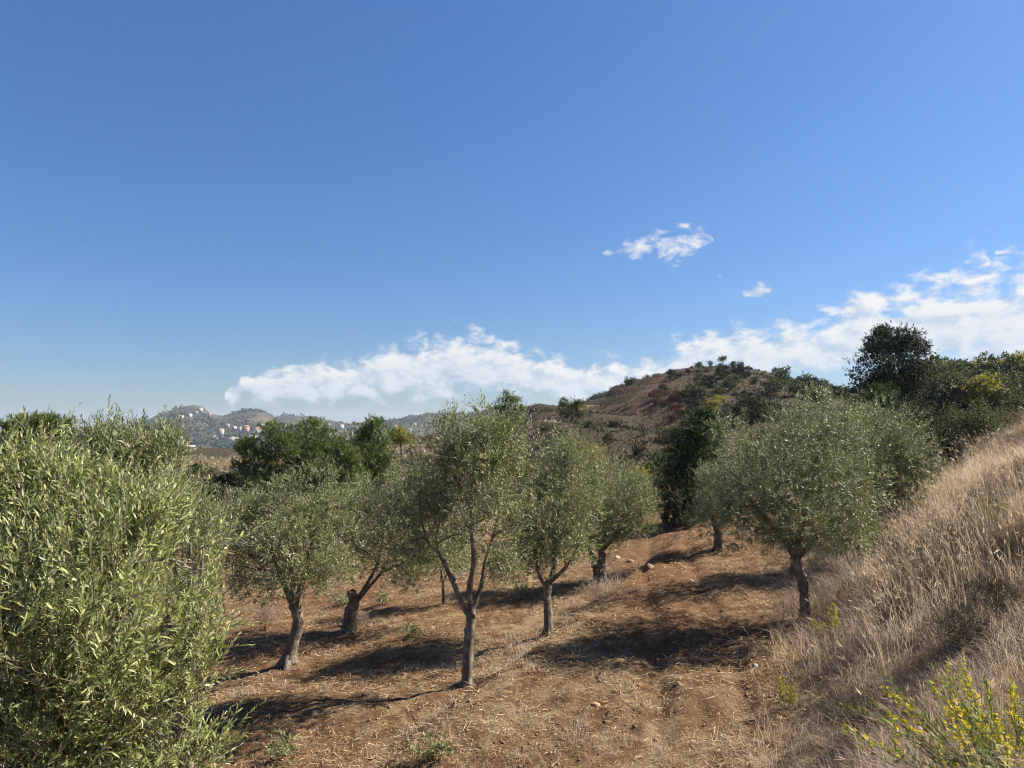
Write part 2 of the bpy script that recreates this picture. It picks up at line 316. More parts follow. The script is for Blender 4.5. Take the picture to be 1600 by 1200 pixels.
# ------------------------------------------------------------------ terrain
FX = np.array([-300, -100, 0, 100, 150, 200, 230, 260, 285, 305, 318, 330, 348, 375, 405, 420, 430, 442, 470, 490, 515, 545, 580, 620, 680, 740, 800, 850, 900, 1000, 1300, 1900])
FY = np.array([684, 684, 682, 676, 668, 660, 656, 645, 637, 634, 637, 648, 650, 643, 641, 645, 653, 649, 651, 650, 657, 662, 660, 654, 648, 646, 640, 641, 650, 660, 665, 665])
RX = (FX - 800) / FPX * 2000; RZ = EYE + (660 - FY) / FPX * 2000
HX = [-60, -25, -10, 0, 10, 18, 24, 30, 36, 43, 50, 58, 66, 76, 90, 110, 150, 400]
HZ = [0, 0.1, 0.6, 2.2, 4.4, 6.4, 8.4, 10.6, 12.0, 12.4, 11.2, 9.0, 7.0, 6.0, 6.4, 8.5, 11, 11]
def H(x, y, detail=True):
    x = np.asarray(x, float); y = np.asarray(y, float)
    z = -np.minimum(0.07 * np.maximum(-x, 0), 0.6)
    edge = x - (0.3 + 0.5 * (y - 12.9))
    z = z + 0.38 * ss(-0.45, 0.5, edge) * ss(6, 11, y) * (1 - ss(20, 28, y)) + 0.2 * (1 - ss(6, 11, y)) * ss(-2, 2, x)
    z = z + 0.085 * np.clip(x, 0, 8)
    xb = np.interp(y, [0, 5, 8, 12, 14, 20, 30], [0.6, 1.7, 3.1, 5.2, 5.8, 8.2, 12])
    s = x - xb
    z = z + (3.0 - 0.3 * ss(7, 12, y)) * (0.75 * np.clip((s + 0.3) / 5.4, 0, 1) + 0.25 * ss(-0.6, 5.4, s)) * (1 - 0.65 * ss(20, 40, y))
    z = z + 2.35 * (1 - ss(1.0, 7.5, y)) * (1 - 0.85 * ss(0, 3.5, s))
    z = z - 0.6 * np.exp(-((x + 12) ** 2 / 100 + (y - 28) ** 2 / 120))
    z = z + 0.05 * (np.clip(y, 18, 40) - 18) * ss(-4, 4, x) + ss(30, 62, y) * 1.6 * (1 - ss(0, 12, x))
    T = np.interp(y, [34, 50, 66, 80, 95, 110, 130, 150, 200, 420], [0, 0.08, 0.19, 0.3, 0.48, 0.7, 0.92, 1.0, 0.85, 0.2])
    hill = np.interp(x + 0.24 * np.clip(150 - y, 0, 110) + 3 * (vnoise(y * 0.05, x * 0) - 0.5), HX, HZ) * T
    st = hill / 1.35; fr = st - np.floor(st)
    terr = (np.floor(st) + ss(0.35, 0.75, fr)) * 1.35
    hill = hill + (terr - hill) * 0.85 * (1 - ss(18, 34, x))
    z = z + hill
    far = ss(72, 520, y) * (1 - ss(-22, 4, x) * (1 - ss(180, 420, y)))
    z = z * (1 - far) - 50 * far
    rz = np.interp(x * 2000 / np.maximum(y, 600), RX, RZ)
    up = ss(700, 2000, y) * (1 - 0.5 * ss(2000, 3600, y))
    z = z + (rz + 50) * up
    if detail:
        z = z + (fbm(x * 0.006 + 3, y * 0.006, o=4) - 0.5) * 34 * ss(500, 900, y) * (1 - 0.9 * ss(1700, 1990, y))
        z = z + (fbm(x * 0.09, y * 0.09, o=4) - 0.5) * 1.5 * ss(30, 70, y) * (1 - ss(300, 500, y))
        z = z + (fbm(x * 0.45, y * 0.45, o=3) - 0.5) * 0.32 * ss(4, 9, y) * (1 - ss(30, 70, y))
        near = 1 - ss(25, 60, np.hypot(x, y))
        lump = fbm(x * 2.6, y * 2.6, o=3) - 0.5; clod = fbm(x * 8.5, y * 8.5, o=2) - 0.5
        z = z + (lump * 0.11 + clod * 0.05) * near
        # two shallow wheel ruts along the track
        c = np.interp(y, [6, 9, 12, 16, 20, 25], [1.7, 2.3, 2.9, 3.4, 4.1, 5.4])
        rut = np.exp(-((x - c - 0.55) / 0.16) ** 2) + np.exp(-((x - c + 0.55) / 0.16) ** 2)
        z = z - 0.085 * rut * ss(7, 10, y) * (1 - ss(22, 28, y))
    return z
def h1(x, y): return float(H(np.array([x]), np.array([y]))[0])
def at(px, py, d):          # point of the photograph at distance d
    return np.array([0, 0, EYE]) + ray(px, py) * d
def hit(px, py, lo=3.0, hi=150.0):  # where that ray meets the ground
    r = ray(px, py); t = np.geomspace(lo, hi, 4000)
    under = (EYE + r[2] * t) < H(r[0] * t, t)
    i = int(np.argmax(under)); d = t[i] if under.any() else hi
    return np.array([r[0] * d, d, h1(r[0] * d, d)])
def stand(px, d):
    x = (px - 800) / FPX * d * 1.0; return np.array([x, d, h1(x, d)])

ang = np.radians(np.concatenate([np.arange(-46, 46.01, 0.28), np.arange(54, 311, 6)]))
rad = np.concatenate([[0.02, 0.3, 0.6, 1, 1.4, 1.8, 2.2, 2.6], np.geomspace(3, 34, 250), np.geomspace(34, 430, 120)[1:], np.geomspace(430, 6000, 70)[1:]])
R_, A_ = np.meshgrid(rad, ang, indexing='ij')
GX, GY = R_ * np.sin(A_), R_ * np.cos(A_); GZ = H(GX, GY)
xb_ = np.interp(GY, [0, 5, 8, 12, 14, 20, 30], [0.6, 1.7, 3.1, 5.2, 5.8, 8.2, 12])
track = np.interp(GY, [6, 9, 12, 16, 20, 25], [1.7, 2.3, 2.9, 3.4, 4.1, 5.4])
straw = 0.38 + 0.5 * ss(-0.8, 0.6, GX - xb_) - 0.42 * np.exp(-((GX - track + 0.3) / 0.9) ** 2) * ss(10, 13, GY) - 0.15 * ss(-1, -4, GX)
straw = np.where(R_ > 33, 0.75 * ss(48, 58, GY) * (1 - ss(66, 72, GY)) * ss(0, -10, GX) + 0.8 * np.exp(-((GY - 88 - GX * 0.3) / 3) ** 2) * (1 - ss(25, 40, GX)) * ss(-5, 2, GX), straw)
_sc = hit(1040, 628, 60, 170); _s2 = hit(1010, 600, 60, 170)
scar = np.exp(-((GX - _sc[0]) / 6.0) ** 2 - ((GY - _sc[1]) / 16.0) ** 2) + 0.8 * np.exp(-((GX - _s2[0]) / 5.0) ** 2 - ((GY - _s2[1]) / 10.0) ** 2)
def ring(name, i0, i1, mat, label):
    n = len(ang); idx = np.arange(i0, i1 + 1)
    V = np.stack([GX[idx], GY[idx], GZ[idx]], -1).reshape(-1, 3)
    i, j = np.meshgrid(np.arange(len(idx) - 1), np.arange(n), indexing='ij'); j2 = (j + 1) % n
    F = np.stack([i * n + j, (i + 1) * n + j, (i + 1) * n + j2, i * n + j2], -1).reshape(-1, 4)[:, ::-1]
    o = obj(name, mesh(name, V, [F], mat, True, {'straw': straw[idx].ravel(), 'scar': scar[idx].ravel()})); tag(o, label, None, None, 'structure')
i34 = int(np.argmin(abs(rad - 34))); i430 = int(np.argmin(abs(rad - 430)))
ring('ground', 0, i34, GROUND, 'reddish orchard soil with straw litter between the olive trees')
ring('hill', i34, i430, HILL, 'brown scrubby hill and fields rising behind the grove')
ring('far_hills', i430, len(rad) - 1, FAR, 'hazy wooded ridge with a village far behind the grove')

# ------------------------------------------------------------------ foliage
def shoot_leaves(rng, B, D, L, m, ll, lw, spread, jit=0.18):
    n = len(B); t = (np.arange(m) + 0.9) / m
    U = nrm(np.cross(D, rng.standard_normal((n, 3)))); Wv = np.cross(D, U)
    an = (np.arange(m) % 2) * math.pi + (np.arange(m) // 2) * (math.pi / 2)
    an = an[None] + rng.normal(0, 0.3, (n, m))
    side = U[:, None] * np.cos(an)[..., None] + Wv[:, None] * np.sin(an)[..., None]
    sp = spread * (1.1 - 0.55 * t)[None] + rng.normal(0, 0.15, (n, m))
    Dd = np.repeat(D[:, None], m, 1)
    ld = nrm(Dd * np.cos(sp)[..., None] + side * np.sin(sp)[..., None] + rng.normal(0, jit, (n, m, 3)))
    up = Dd * np.sin(sp)[..., None] - side * np.cos(sp)[..., None] + rng.normal(0, 0.25, (n, m, 3))
    up = nrm(up - ld * (up * ld).sum(-1, keepdims=True))
    pos = B[:, None] + Dd * (L[:, None] * t[None])[..., None]
    ln = ll * rng.uniform(0.65, 1.2, (n, m)) * np.sin(np.pi * (0.25 + 0.6 * t))[None]
    base = rng.random((n, 1)); r = np.clip(0.5 * base + 0.5 * rng.random((n, m)), 0, 1)
    return [a.reshape(-1, *a.shape[2:]) for a in (pos, ld, up, ln, ln * lw / ll, r)]
def quad_mesh(name, L, mat, fold=0.25):
    pos, ld, up, ln, wd, r = L; s = np.cross(ld, up); l = ln[:, None]; hw = wd[:, None] * 0.5
    V = np.stack([pos, pos + ld * l * 0.45 + s * hw, pos + ld * l - up * hw * fold, pos + ld * l * 0.45 - s * hw], 1).reshape(-1, 3)
    n = len(pos); return mesh(name, V, [np.arange(4 * n).reshape(n, 4)], mat, False, {'rnd': np.repeat(r, 4)})
def bent_mesh(name, L, mat, curl=0.12):
    pos, ld, up, ln, wd, r = L; s = np.cross(ld, up); l = ln[:, None]; hw = wd[:, None] * 0.5
    V = np.stack([pos, pos + ld * l * 0.3 + s * hw * 0.9 + up * l * curl * 0.4, pos + ld * l * 0.3 - s * hw * 0.9 + up * l * curl * 0.4,
                  pos + ld * l * 0.68 + s * hw * 0.85 + up * l * curl * 0.3, pos + ld * l * 0.68 - s * hw * 0.85 + up * l * curl * 0.3, pos + ld * l - up * l * curl * 0.5], 1).reshape(-1, 3)
    b = np.arange(len(pos))[:, None] * 6
    T = np.concatenate([b + np.array([[0, 1, 2]]), b + np.array([[3, 5, 4]])]); Q = b + np.array([[1, 3, 4, 2]])
    return mesh(name, V, [T, Q], mat, True, {'rnd': np.repeat(r, 6)})
def crown_shoots(rng, lobes, n, gap=0.38, freq=1.6, shell=0.6, upw=0.45, rnd=0.55, seed=0.0, out_w=0.75):
    lobes = np.asarray(lobes, float); wgt = (lobes[:, 3] * lobes[:, 4] * lobes[:, 5]) ** (2 / 3); wgt /= wgt.sum()
    # every lobe carries smaller clumps of shoots on its outside
    sub = []
    for q in range(len(lobes)):
        for e in range(8):
            v = nrm(rng.standard_normal(3) + np.array([0, 0, 0.25])); f = rng.uniform(.28, .6)
            sub.append((*(lobes[q, :3] + v * lobes[q, 3:6] * rng.uniform(.55, 1.02)), *(lobes[q, 3:6] * f)))
    sub = np.asarray(sub)
    k = rng.choice(len(lobes), n * 2, p=wgt); c = np.where(rng.random((n * 2, 1)) < .78, sub[k * 8 + rng.integers(0, 8, n * 2)], lobes[k])
    u = nrm(rng.standard_normal((n * 2, 3))); r = 1 - shell * rng.random(n * 2) ** 1.3
    r = r * (0.78 + 0.5 * vnoise(u[:, 0] * 2.6 + k * 7.3 + seed, u[:, 1] * 2.6, u[:, 2] * 2.6))
    P = c[:, :3] + u * c[:, 3:6] * r[:, None]
    g = fbm(P[:, 0] * freq + seed, P[:, 1] * freq, P[:, 2] * freq, 2)
    keep = g > gap * (0.6 + 0.8 * rng.random(n * 2)); P, u = P[keep][:n], u[keep][:n]
    D = nrm(out_w * u + np.array([0, 0, upw]) + rnd * rng.standard_normal(u.shape) * 0.7)
    return P, D
def stems(tb, B, D, L, r=0.0022, sides=3):
    for i in range(len(B)): tb.add([B[i] - D[i] * L[i] * 0.3, B[i] + D[i] * L[i]], [r * 1.3, r * 0.5], sides, 1, 0)

def tree(name, label, cat, base, trunk, limbs, lobes, n, leaf, mat, bark, seed, m=14, L=(0.14, 0.3), spread=0.85, gap=0.38, freq=1.6,
         shell=0.6, upw=0.45, rnd=0.55, twigs=5, group=None, build=quad_mesh, twig_r=0.007, out_w=0.75, extra=None, branches=True):
    """trunk and limbs: [(x,y,z,r)...] local; lobes: ellipsoids the foliage fills, local"""
    rng = np.random.default_rng(seed); base = np.asarray(base, float)
    o = thing(name, base, label, cat, group); KIDS[o.name] = []
    tb = Tubes(seed); tr = np.asarray(trunk, float); tb.add(tr[:, :3], tr[:, 3], 12, 7, 0.2)
    a0 = rng.random() * 6
    for q in range(4):          # root flare
        a = a0 + q * 1.57 + rng.normal(0, 0.25); r0 = tr[0, 3]
        tb.add([tr[0, :3] + np.array([0, 0, r0 * 2.4]), tr[0, :3] + np.array([math.cos(a), math.sin(a), 0]) * r0 * 0.9 + np.array([0, 0, r0 * 0.6]), tr[0, :3] + np.array([math.cos(a), math.sin(a), 0]) * r0 * 2.3 - np.array([0, 0, r0 * 0.5])], [r0 * 0.55, r0 * 0.6, r0 * 0.3], 7, 4, 0.18)
    part('trunk', tb.mesh('trunk', bark), o)
    nodes = []
    for q, lb in enumerate(limbs):
        lb = np.asarray(lb, float); tl = Tubes(seed + 10 + q); tl.add(lb[:, :3], lb[:, 3], 8, 6, 0.1); part('limb', tl.mesh('limb', bark), o)
        nodes += [lb[i] for i in range(1, len(lb))]
    if not limbs: nodes = [tr[-1]]
    nodes = np.asarray(nodes)
    if branches:
        tw = Tubes(seed + 50)
        for lo in np.asarray(lobes, float):
            j = int(np.argmin(np.linalg.norm(nodes[:, :3] - lo[:3], axis=1) + np.maximum(nodes[:, 2] - lo[2], 0) * 0.8)); s = nodes[j]
            mid = (s[:3] + lo[:3]) / 2 + rng.normal(0, 0.08, 3) * np.linalg.norm(lo[:3] - s[:3]) + np.array([0, 0, 0.05])
            r0 = min(s[3] * 0.8, twig_r * 3)
            tw.add([s[:3], mid, lo[:3]], [r0, r0 * 0.75, r0 * 0.5], 6, 4, 0.06)
            for q in range(twigs):
                u = nrm(rng.standard_normal(3) + np.array([0, 0, 0.4])); e = lo[:3] + u * lo[3:6] * rng.uniform(0.6, 0.95)
                st = mid + (lo[:3] - mid) * rng.random()
                tw.add([st, (st + e) / 2 + rng.normal(0, 0.06, 3) * lo[3], e], [r0 * 0.5, r0 * 0.35, r0 * 0.15], 4, 3, 0)
        tag(part('branches', tw.mesh('branches', bark), o), kind='stuff')
    B, D = crown_shoots(rng, lobes, n, gap, freq, shell, upw, rnd, seed * 1.7, out_w)
    Ls = rng.uniform(L[0], L[1], len(B))
    lv = shoot_leaves(rng, B, D, Ls, m, leaf[0], leaf[1], spread)
    if extra:
        lv = extra(o, lv); tw = Tubes(seed + 90); k = rng.permutation(len(B))[:2200]; stems(tw, B[k], D[k], Ls[k]); tag(part('twigs', tw.mesh('twigs', STEM), o), kind='stuff')
    c = part('crown', build('crown', lv, mat), o); c['kind'] = 'stuff'
    return o

def lobes_px(base, d, spec):
    """(px, py, half width px, half height px, dy metres[, depth radius]) -> local ellipsoids"""
    res = []
    for s in spec:
        dd = d + s[4]; p = at(s[0], s[1], dd) - base; k = dd / FPX
        res.append((*p, s[2] * k, s[5] if len(s) > 5 else (s[2] + s[3]) / 2 * k * 1.1, s[3] * k))
    return res
def path_px(base, d, spec):
    return [(*(at(s[0], s[1], d + (s[3] if len(s) > 3 else 0)) - base), s[2]) for s in spec]
def olive(label, bpx, trunk, limbs, lobes, n, seed, hit_at=None, leaf=(0.07, 0.017), **kw):
    base = hit(*bpx) if hit_at is None else stand(bpx[0], hit_at)
    d = base[1]
    tr = path_px(base, d, trunk); tr[0] = (0, 0, -0.08, tr[0][3])
    return tree('olive_tree', label, 'olive tree', base, tr, [path_px(base, d, l) for l in limbs], lobes_px(base, d, lobes), n, leaf, kw.pop('mat', OLIVE), kw.pop('bark', BARK), seed,
                group='olive trees of the grove', **kw)

# the slim olive with bare forked limbs in the middle
olive('tall slender olive with three bare forking limbs in mid grove', (730, 1066),
      [(730, 1066, 0.085), (732, 1020, 0.075), (735, 975, 0.07), (737, 955, 0.06)],
      [[(735, 965, .055), (722, 945, .042), (708, 905, .036), (690, 870, .03), (668, 845, .022), (655, 800, .014)],
       [(737, 955, .055), (733, 920, .05), (740, 880, .045, -.1), (737, 820, .036, -.1), (735, 740, .026), (728, 690, .014)],
       [(737, 955, .045), (752, 915, .036, .1), (758, 880, .032, .2), (770, 840, .024, .3), (785, 780, .015, .3)],
       [(735, 790, .03), (722, 765, .022, -.1), (705, 730, .018, -.2), (695, 680, .012, -.2)],
       [(722, 945, .03), (700, 895, .026, .15), (682, 850, .02, .3), (690, 800, .012, .4)]],
      [(728, 676, 54, 42, 0), (784, 684, 44, 44, .3), (690, 700, 42, 46, -.2), (745, 715, 62, 45, -.2), (800, 735, 40, 55, .2), (690, 755, 55, 45, 0),
       (765, 790, 60, 50, -.4), (668, 810, 52, 46, .2), (720, 835, 50, 44, .5), (800, 830, 40, 55, .1), (632, 850, 40, 40, .2), (622, 800, 34, 40, .3), (815, 780, 34, 50, .2), (745, 755, 60, 50, .5), (780, 885, 36, 28, .3), (655, 745, 30, 34, .2)],
      3900, 11, gap=0.47, freq=2.1, shell=0.75, upw=0.7, twigs=7)
olive('compact round olive with crooked pale trunk, left of the forked one', (450, 1037),
      [(447, 1037, .125), (455, 1010, .1), (466, 975, .085), (461, 945, .085), (452, 925, .07)],
      [[(460, 950, .07), (440, 905, .05), (425, 860, .03), (415, 820, .02)], [(460, 950, .065), (475, 900, .045, .3), (490, 840, .03, .4), (500, 800, .02, .4)], [(459, 945, .05), (455, 880, .04, -.4), (450, 820, .02, -.4)]],
      [(440, 790, 62, 52, -.1), (490, 795, 60, 50, .2), (400, 830, 55, 58, .1), (465, 850, 75, 60, -.5), (520, 850, 45, 60, .2), (400, 890, 55, 45, 0), (470, 905, 70, 32, -.3), (520, 900, 40, 30, .1), (455, 830, 70, 60, .6), (380, 800, 30, 34, .3), (365, 900, 26, 36, .3)],
      4300, 12, gap=0.34)
olive('olive with short stubby fork leaning right behind the compact olive', (545, 986),
      [(543, 986, .14), (547, 960, .12), (553, 940, .1), (551, 925, .08)],
      [[(553, 945, .07), (548, 932, .06), (545, 926, .055)], [(553, 945, .06), (572, 922, .045), (595, 895, .035), (620, 850, .025)], [(560, 935, .04), (590, 880, .03, .3), (600, 820, .02, .4)], [(595, 895, .03), (640, 870, .02, -.3), (650, 810, .012, -.3)]],
      [(610, 790, 60, 55, .2), (655, 800, 45, 60, 0), (580, 830, 50, 55, .3), (630, 860, 65, 45, -.3), (600, 885, 60, 32, .2), (660, 895, 40, 28, 0), (640, 755, 36, 34, .4), (560, 790, 40, 40, .5), (545, 850, 40, 45, .6), (690, 860, 34, 40, .1)],
      4100, 13, gap=0.36)
olive('straight single-stemmed olive just right of the forked one', (856, 992),
      [(856, 992, .1), (855, 960, .085), (854, 930, .08), (858, 905, .06)],
      [[(855, 920, .06), (840, 890, .04), (835, 840, .03), (835, 790, .015)], [(856, 912, .05), (865, 890, .045, .1), (868, 840, .03, .2), (875, 770, .02, .2), (878, 720, .012, .2)], [(858, 910, .045), (885, 885, .03, -.2), (905, 850, .02, -.2)]],
      [(870, 720, 38, 42, .1), (890, 760, 48, 44, .2), (845, 770, 45, 48, -.1), (870, 820, 62, 52, -.3), (915, 810, 40, 50, .3), (840, 850, 42, 42, .1), (880, 870, 50, 30, -.2), (865, 800, 55, 55, .7), (820, 810, 34, 45, .5), (900, 715, 24, 26, .4)],
      3900, 14, gap=0.36)
olive('olive with two leaning dark stems at the grassy track edge', (940, 908),
      [(943, 908, .15), (935, 893, .12), (929, 880, .1), (926, 872, .08)],
      [[(935, 893, .09), (926, 872, .07), (920, 850, .05), (915, 820, .03)], [(938, 895, .1), (941, 870, .09, .1), (937, 848, .07, .1), (945, 810, .04, .2)], [(940, 860, .06, .2), (968, 830, .04, .2), (985, 790, .02, .2)]],
      [(960, 775, 48, 45, 0), (990, 790, 34, 42, .2), (935, 800, 40, 42, -.2), (970, 825, 50, 30, -.2), (930, 830, 36, 26, 0), (950, 770, 45, 44, .8), (1000, 815, 24, 26, .1), (915, 780, 34, 40, .5)],
      3700, 15, gap=0.33)
# right hand group
olive('broad full-crowned olive with curved trunk at the foot of the bank', (1258, 972),
      [(1258, 972, .1), (1259, 945, .088), (1254, 905, .08), (1243, 870, .076), (1234, 850, .065)],
      [[(1244, 868, .07), (1215, 830, .05), (1180, 790, .035), (1150, 750, .02)], [(1244, 866, .065), (1255, 810, .05, .2), (1270, 740, .035, .3), (1285, 680, .02, .3)], [(1246, 872, .055), (1285, 830, .04, -.2), (1320, 790, .03, -.2), (1345, 750, .015, -.2)], [(1240, 860, .05), (1225, 790, .035, -.5), (1220, 730, .02, -.5)]],
      [(1285, 655, 46, 44, .3), (1245, 690, 55, 48, .2), (1315, 690, 45, 50, .5), (1195, 720, 52, 50, .1), (1150, 765, 52, 52, .1), (1250, 750, 75, 62, -.5), (1310, 760, 62, 60, -.2), (1195, 800, 72, 50, -.4), (1265, 820, 85, 42, -.6), (1335, 815, 46, 44, 0), (1130, 810, 36, 34, .1), (1260, 760, 90, 70, .8), (1350, 760, 34, 45, .3), (1140, 690, 28, 30, .5), (1330, 850, 36, 18, .1), (1200, 845, 50, 18, 0)],
      5100, 16, gap=0.32)
olive('olive with slim leaning dark stem hidden behind the broad olive', (1236, 908),
      [(1230, 908, .07), (1238, 890, .06), (1243, 870, .05), (1240, 845, .05)],
      [[(1243, 870, .05), (1250, 820, .04), (1270, 760, .03), (1290, 700, .02)], [(1242, 860, .04), (1210, 800, .03), (1180, 740, .02)]],
      [(1270, 700, 70, 55, .2), (1320, 680, 60, 55, .4), (1200, 730, 55, 55, .2), (1280, 770, 80, 55, .3), (1160, 700, 30, 42, .3)],
      1100, 17, gap=0.34)
olive('greyish olive on the bank behind and right of the broad one', (1395, 800),
      [(1385, 810, .11), (1383, 790, .1), (1380, 770, .08)],
      [[(1380, 780, .06), (1360, 740, .04), (1345, 700, .02)], [(1380, 775, .06), (1400, 735, .04), (1410, 690, .02)]],
      [(1375, 670, 45, 42, .3), (1410, 695, 40, 44, .1), (1350, 710, 44, 46, .2), (1390, 745, 58, 44, -.3), (1425, 740, 30, 42, .1), (1340, 760, 50, 34, .3), (1405, 785, 36, 24, 0), (1365, 720, 60, 50, .8)],
      3600, 18, hit_at=16.0, gap=0.33)
olive('dark shaded olive between the track and the broad olive', (1123, 858),
      [(1123, 858, .12), (1122, 840, .1), (1120, 820, .08)],
      [[(1121, 830, .07), (1105, 790, .05), (1100, 760, .03)], [(1121, 828, .07), (1140, 790, .05), (1150, 760, .03)]],
      [(1130, 770, 40, 40, 0), (1100, 800, 34, 28, 0), (1150, 800, 40, 34, .2), (1125, 745, 34, 30, .3), (1170, 760, 34, 40, .3)],
      1800, 19, gap=0.3)
olive('small silvery olive far along the track', (1040, 822),
      [(1040, 822, .1), (1040, 800, .08), (1041, 785, .06)], [[(1040, 800, .06), (1036, 775, .04), (1034, 755, .02)], [(1040, 795, .05), (1048, 770, .03), (1052, 750, .02)]],
      [(1042, 762, 24, 30, 0), (1028, 780, 18, 24, .1), (1054, 785, 18, 24, 0), (1040, 792, 26, 20, -.2)], 1500, 20, gap=0.3)
olive('young thin olive in shade behind the forked one', (694, 944),
      [(694, 944, .04), (693, 920, .035), (690, 900, .03)], [[(692, 910, .025), (685, 870, .02), (680, 840, .01)], [(692, 910, .025), (705, 880, .015), (712, 850, .01)]],
      [(690, 850, 40, 38, 0), (715, 870, 30, 30, .2), (670, 875, 30, 28, .1), (800, 880, 44, 34, .8), (760, 900, 34, 24, .8)], 1700, 21, gap=0.36)

# left hand foreground: one near young olive full of upright shoots, two more behind it
def loose_leaves(o, lv):
    """the leaves nearest the camera become leaf objects of their own"""
    pos, ld, up, ln, wd, r = lv; P = pos + np.array(o.location)
    dist = np.linalg.norm(P - np.array([0, 0, EYE]), axis=1)
    u = 800 + FPX * P[:, 0] / np.maximum(P[:, 1], .1); v = 660 - FPX * (P[:, 2] - EYE) / np.maximum(P[:, 1], .1)
    vis = (u > 5) & (u < 1595) & (v > 5) & (v < 1195)
    score = np.where(vis, ln / dist, 0); pick = np.argsort(-score)[:300]
    proto = []
    for q in range(5):
        z = np.zeros((1, 3)); proto.append(bent_mesh('leaf', (z, z + [1, 0, 0], z + [0, 0, 1], np.ones(1), np.ones(1) * 0.197, np.array([0.12 + 0.2 * q])), OLIVE_NEAR))
    for i in pick:
        x, zz = Vector(ld[i]), Vector(up[i]); y = zz.cross(x)
        c = part('leaf', proto[min(4, int(r[i] * 5))], o); s = float(ln[i])
        c.matrix_local = Matrix(((x.x * s, y.x * s, zz.x * s, pos[i][0]), (x.y * s, y.y * s, zz.y * s, pos[i][1]), (x.z * s, y.z * s, zz.z * s, pos[i][2]), (0, 0, 0, 1)))
    keep = np.ones(len(pos), bool); keep[pick] = False
    return [a[keep] for a in lv]
def near_olive(label, px, d, trunk, lobes, n, seed, extra=None, leaf=(0.06, 0.0118), mat=OLIVE_NEAR, L=(0.1, 0.4), m=18, **kw):
    x = (px - 800) / FPX * d; base = np.array([x, d, h1(x, d)])
    lob = lobes_px(base, d, lobes)
    top = max(l[2] for l in lob)
    tr = [(0, 0, -.08, .1), (.03, .02, .25, .085), (-.02, 0, .5, .07)]
    limbs = [[(-.02, 0, .5, .055), (l[0] * .5, l[1] * .5, max(.55, l[2] * .55), .035), (l[0], l[1], l[2], .014)] for l in lob[:5]]
    o = tree('olive_tree', label, 'olive tree', base, tr, limbs, lob, n, leaf, mat, BARK, seed, m=m, L=L, upw=.95, rnd=.5, out_w=.8, group='olive trees of the grove', build=bent_mesh if d < 5 else quad_mesh, extra=extra, twigs=6, twig_r=.004, spread=.64, **kw)
    return o
near_olive('bright yellow-green bushy olive filling the left foreground', 120, 4.1, None,
           [(20, 790, 80, 70, .3), (110, 830, 80, 70, .2), (200, 880, 80, 70, 0), (30, 950, 110, 100, -.3), (150, 1000, 115, 105, -.3), (255, 955, 60, 75, .1), (262, 1050, 62, 75, .1), (80, 1120, 140, 100, -.2), (-10, 740, 40, 36, .4), (60, 760, 30, 34, .4), (-90, 930, 120, 180, .2), (220, 1110, 85, 80, 0), (318, 975, 20, 26, .2), (60, 1210, 180, 90, 0), (235, 840, 50, 44, .3), (300, 1100, 44, 60, .1), (160, 790, 30, 34, .3), (300, 890, 30, 34, .2), (300, 1010, 40, 60, .1), (200, 1190, 110, 70, .1)],
           4500, 31, extra=loose_leaves, gap=.4, freq=2.2, shell=.62)
near_olive('grey-green olive with thin upright tips behind the bushy foreground one', 190, 6.6, None,
           [(180, 715, 50, 46, 0), (225, 725, 44, 46, .2), (130, 735, 46, 46, .2), (200, 790, 80, 56, -.2), (262, 745, 26, 42, .2), (80, 770, 56, 50, .4), (200, 850, 100, 70, .3)],
           2300, 32, mat=OLIVE, gap=.4, freq=2.0, shell=.7, L=(.12, .34), m=18)
near_olive('sparse low olive at the right edge of the foreground olives', 300, 9.0, None,
           [(298, 815, 30, 40, 0), (285, 860, 36, 45, .2), (318, 850, 20, 36, .1), (270, 790, 30, 36, .3), (300, 920, 44, 50, .2)],
           1000, 33, mat=OLIVE, gap=.44, freq=2.4, shell=.8, m=18)

# ------------------------------------------------------------------ pines and broadleaf trees behind the grove
def px_tree(name, label, cat, px, d, lobes, n, leaf, mat, bark, seed, trunk_r=0.1, group=None, **kw):
    base = stand(px, d); lob = lobes_px(base, d, lobes); top = max(l[2] for l in lob)
    tr = [(0, 0, -.1, trunk_r), (.05, 0, top * .3, trunk_r * .8), (-.03, 0, top * .65, trunk_r * .5), (0, 0, top * .95, trunk_r * .2)]
    return tree(name, label, cat, base, tr, [], lob, n, leaf, mat, bark, seed, group=group, twigs=3, **kw)
def pine(label, px, d, lobes, n, seed, **kw):
    return px_tree('pine_tree', label, 'pine tree', px, d, lobes, n, (0.27, 0.036), PINE, DBARK, seed, .13, 'pines behind the grove',
                   m=11, L=(.1, .26), spread=.5, gap=kw.pop('gap', .3), freq=1.1, shell=.85, upw=.75, rnd=.5, **kw)
pine('broad dark pine, leftmost of the pines behind the compact olive', 425, 44,
     [(430, 684, 36, 16, 0), (405, 702, 34, 20, .3), (452, 702, 34, 20, -.2), (398, 725, 32, 22, 0), (430, 722, 50, 24, -.5), (464, 730, 32, 22, 0), (392, 748, 28, 20, .2), (430, 752, 54, 26, 0), (428, 672, 22, 12, 0)], 3300, 41)
pine('upright pine second from left behind the compact olive', 492, 45,
     [(492, 674, 24, 16, 0), (495, 692, 36, 20, 0), (474, 708, 30, 18, .2), (512, 712, 30, 20, 0), (490, 728, 46, 24, -.3), (514, 746, 38, 24, 0), (490, 760, 48, 26, 0), (491, 664, 12, 9, 0)], 2700, 42)
pine('pale green conical young pine between the taller pines', 540, 40,
     [(540, 698, 13, 16, 0), (540, 716, 22, 18, 0), (540, 736, 30, 20, 0), (538, 757, 38, 22, 0), (538, 778, 40, 20, 0)], 1800, 43)
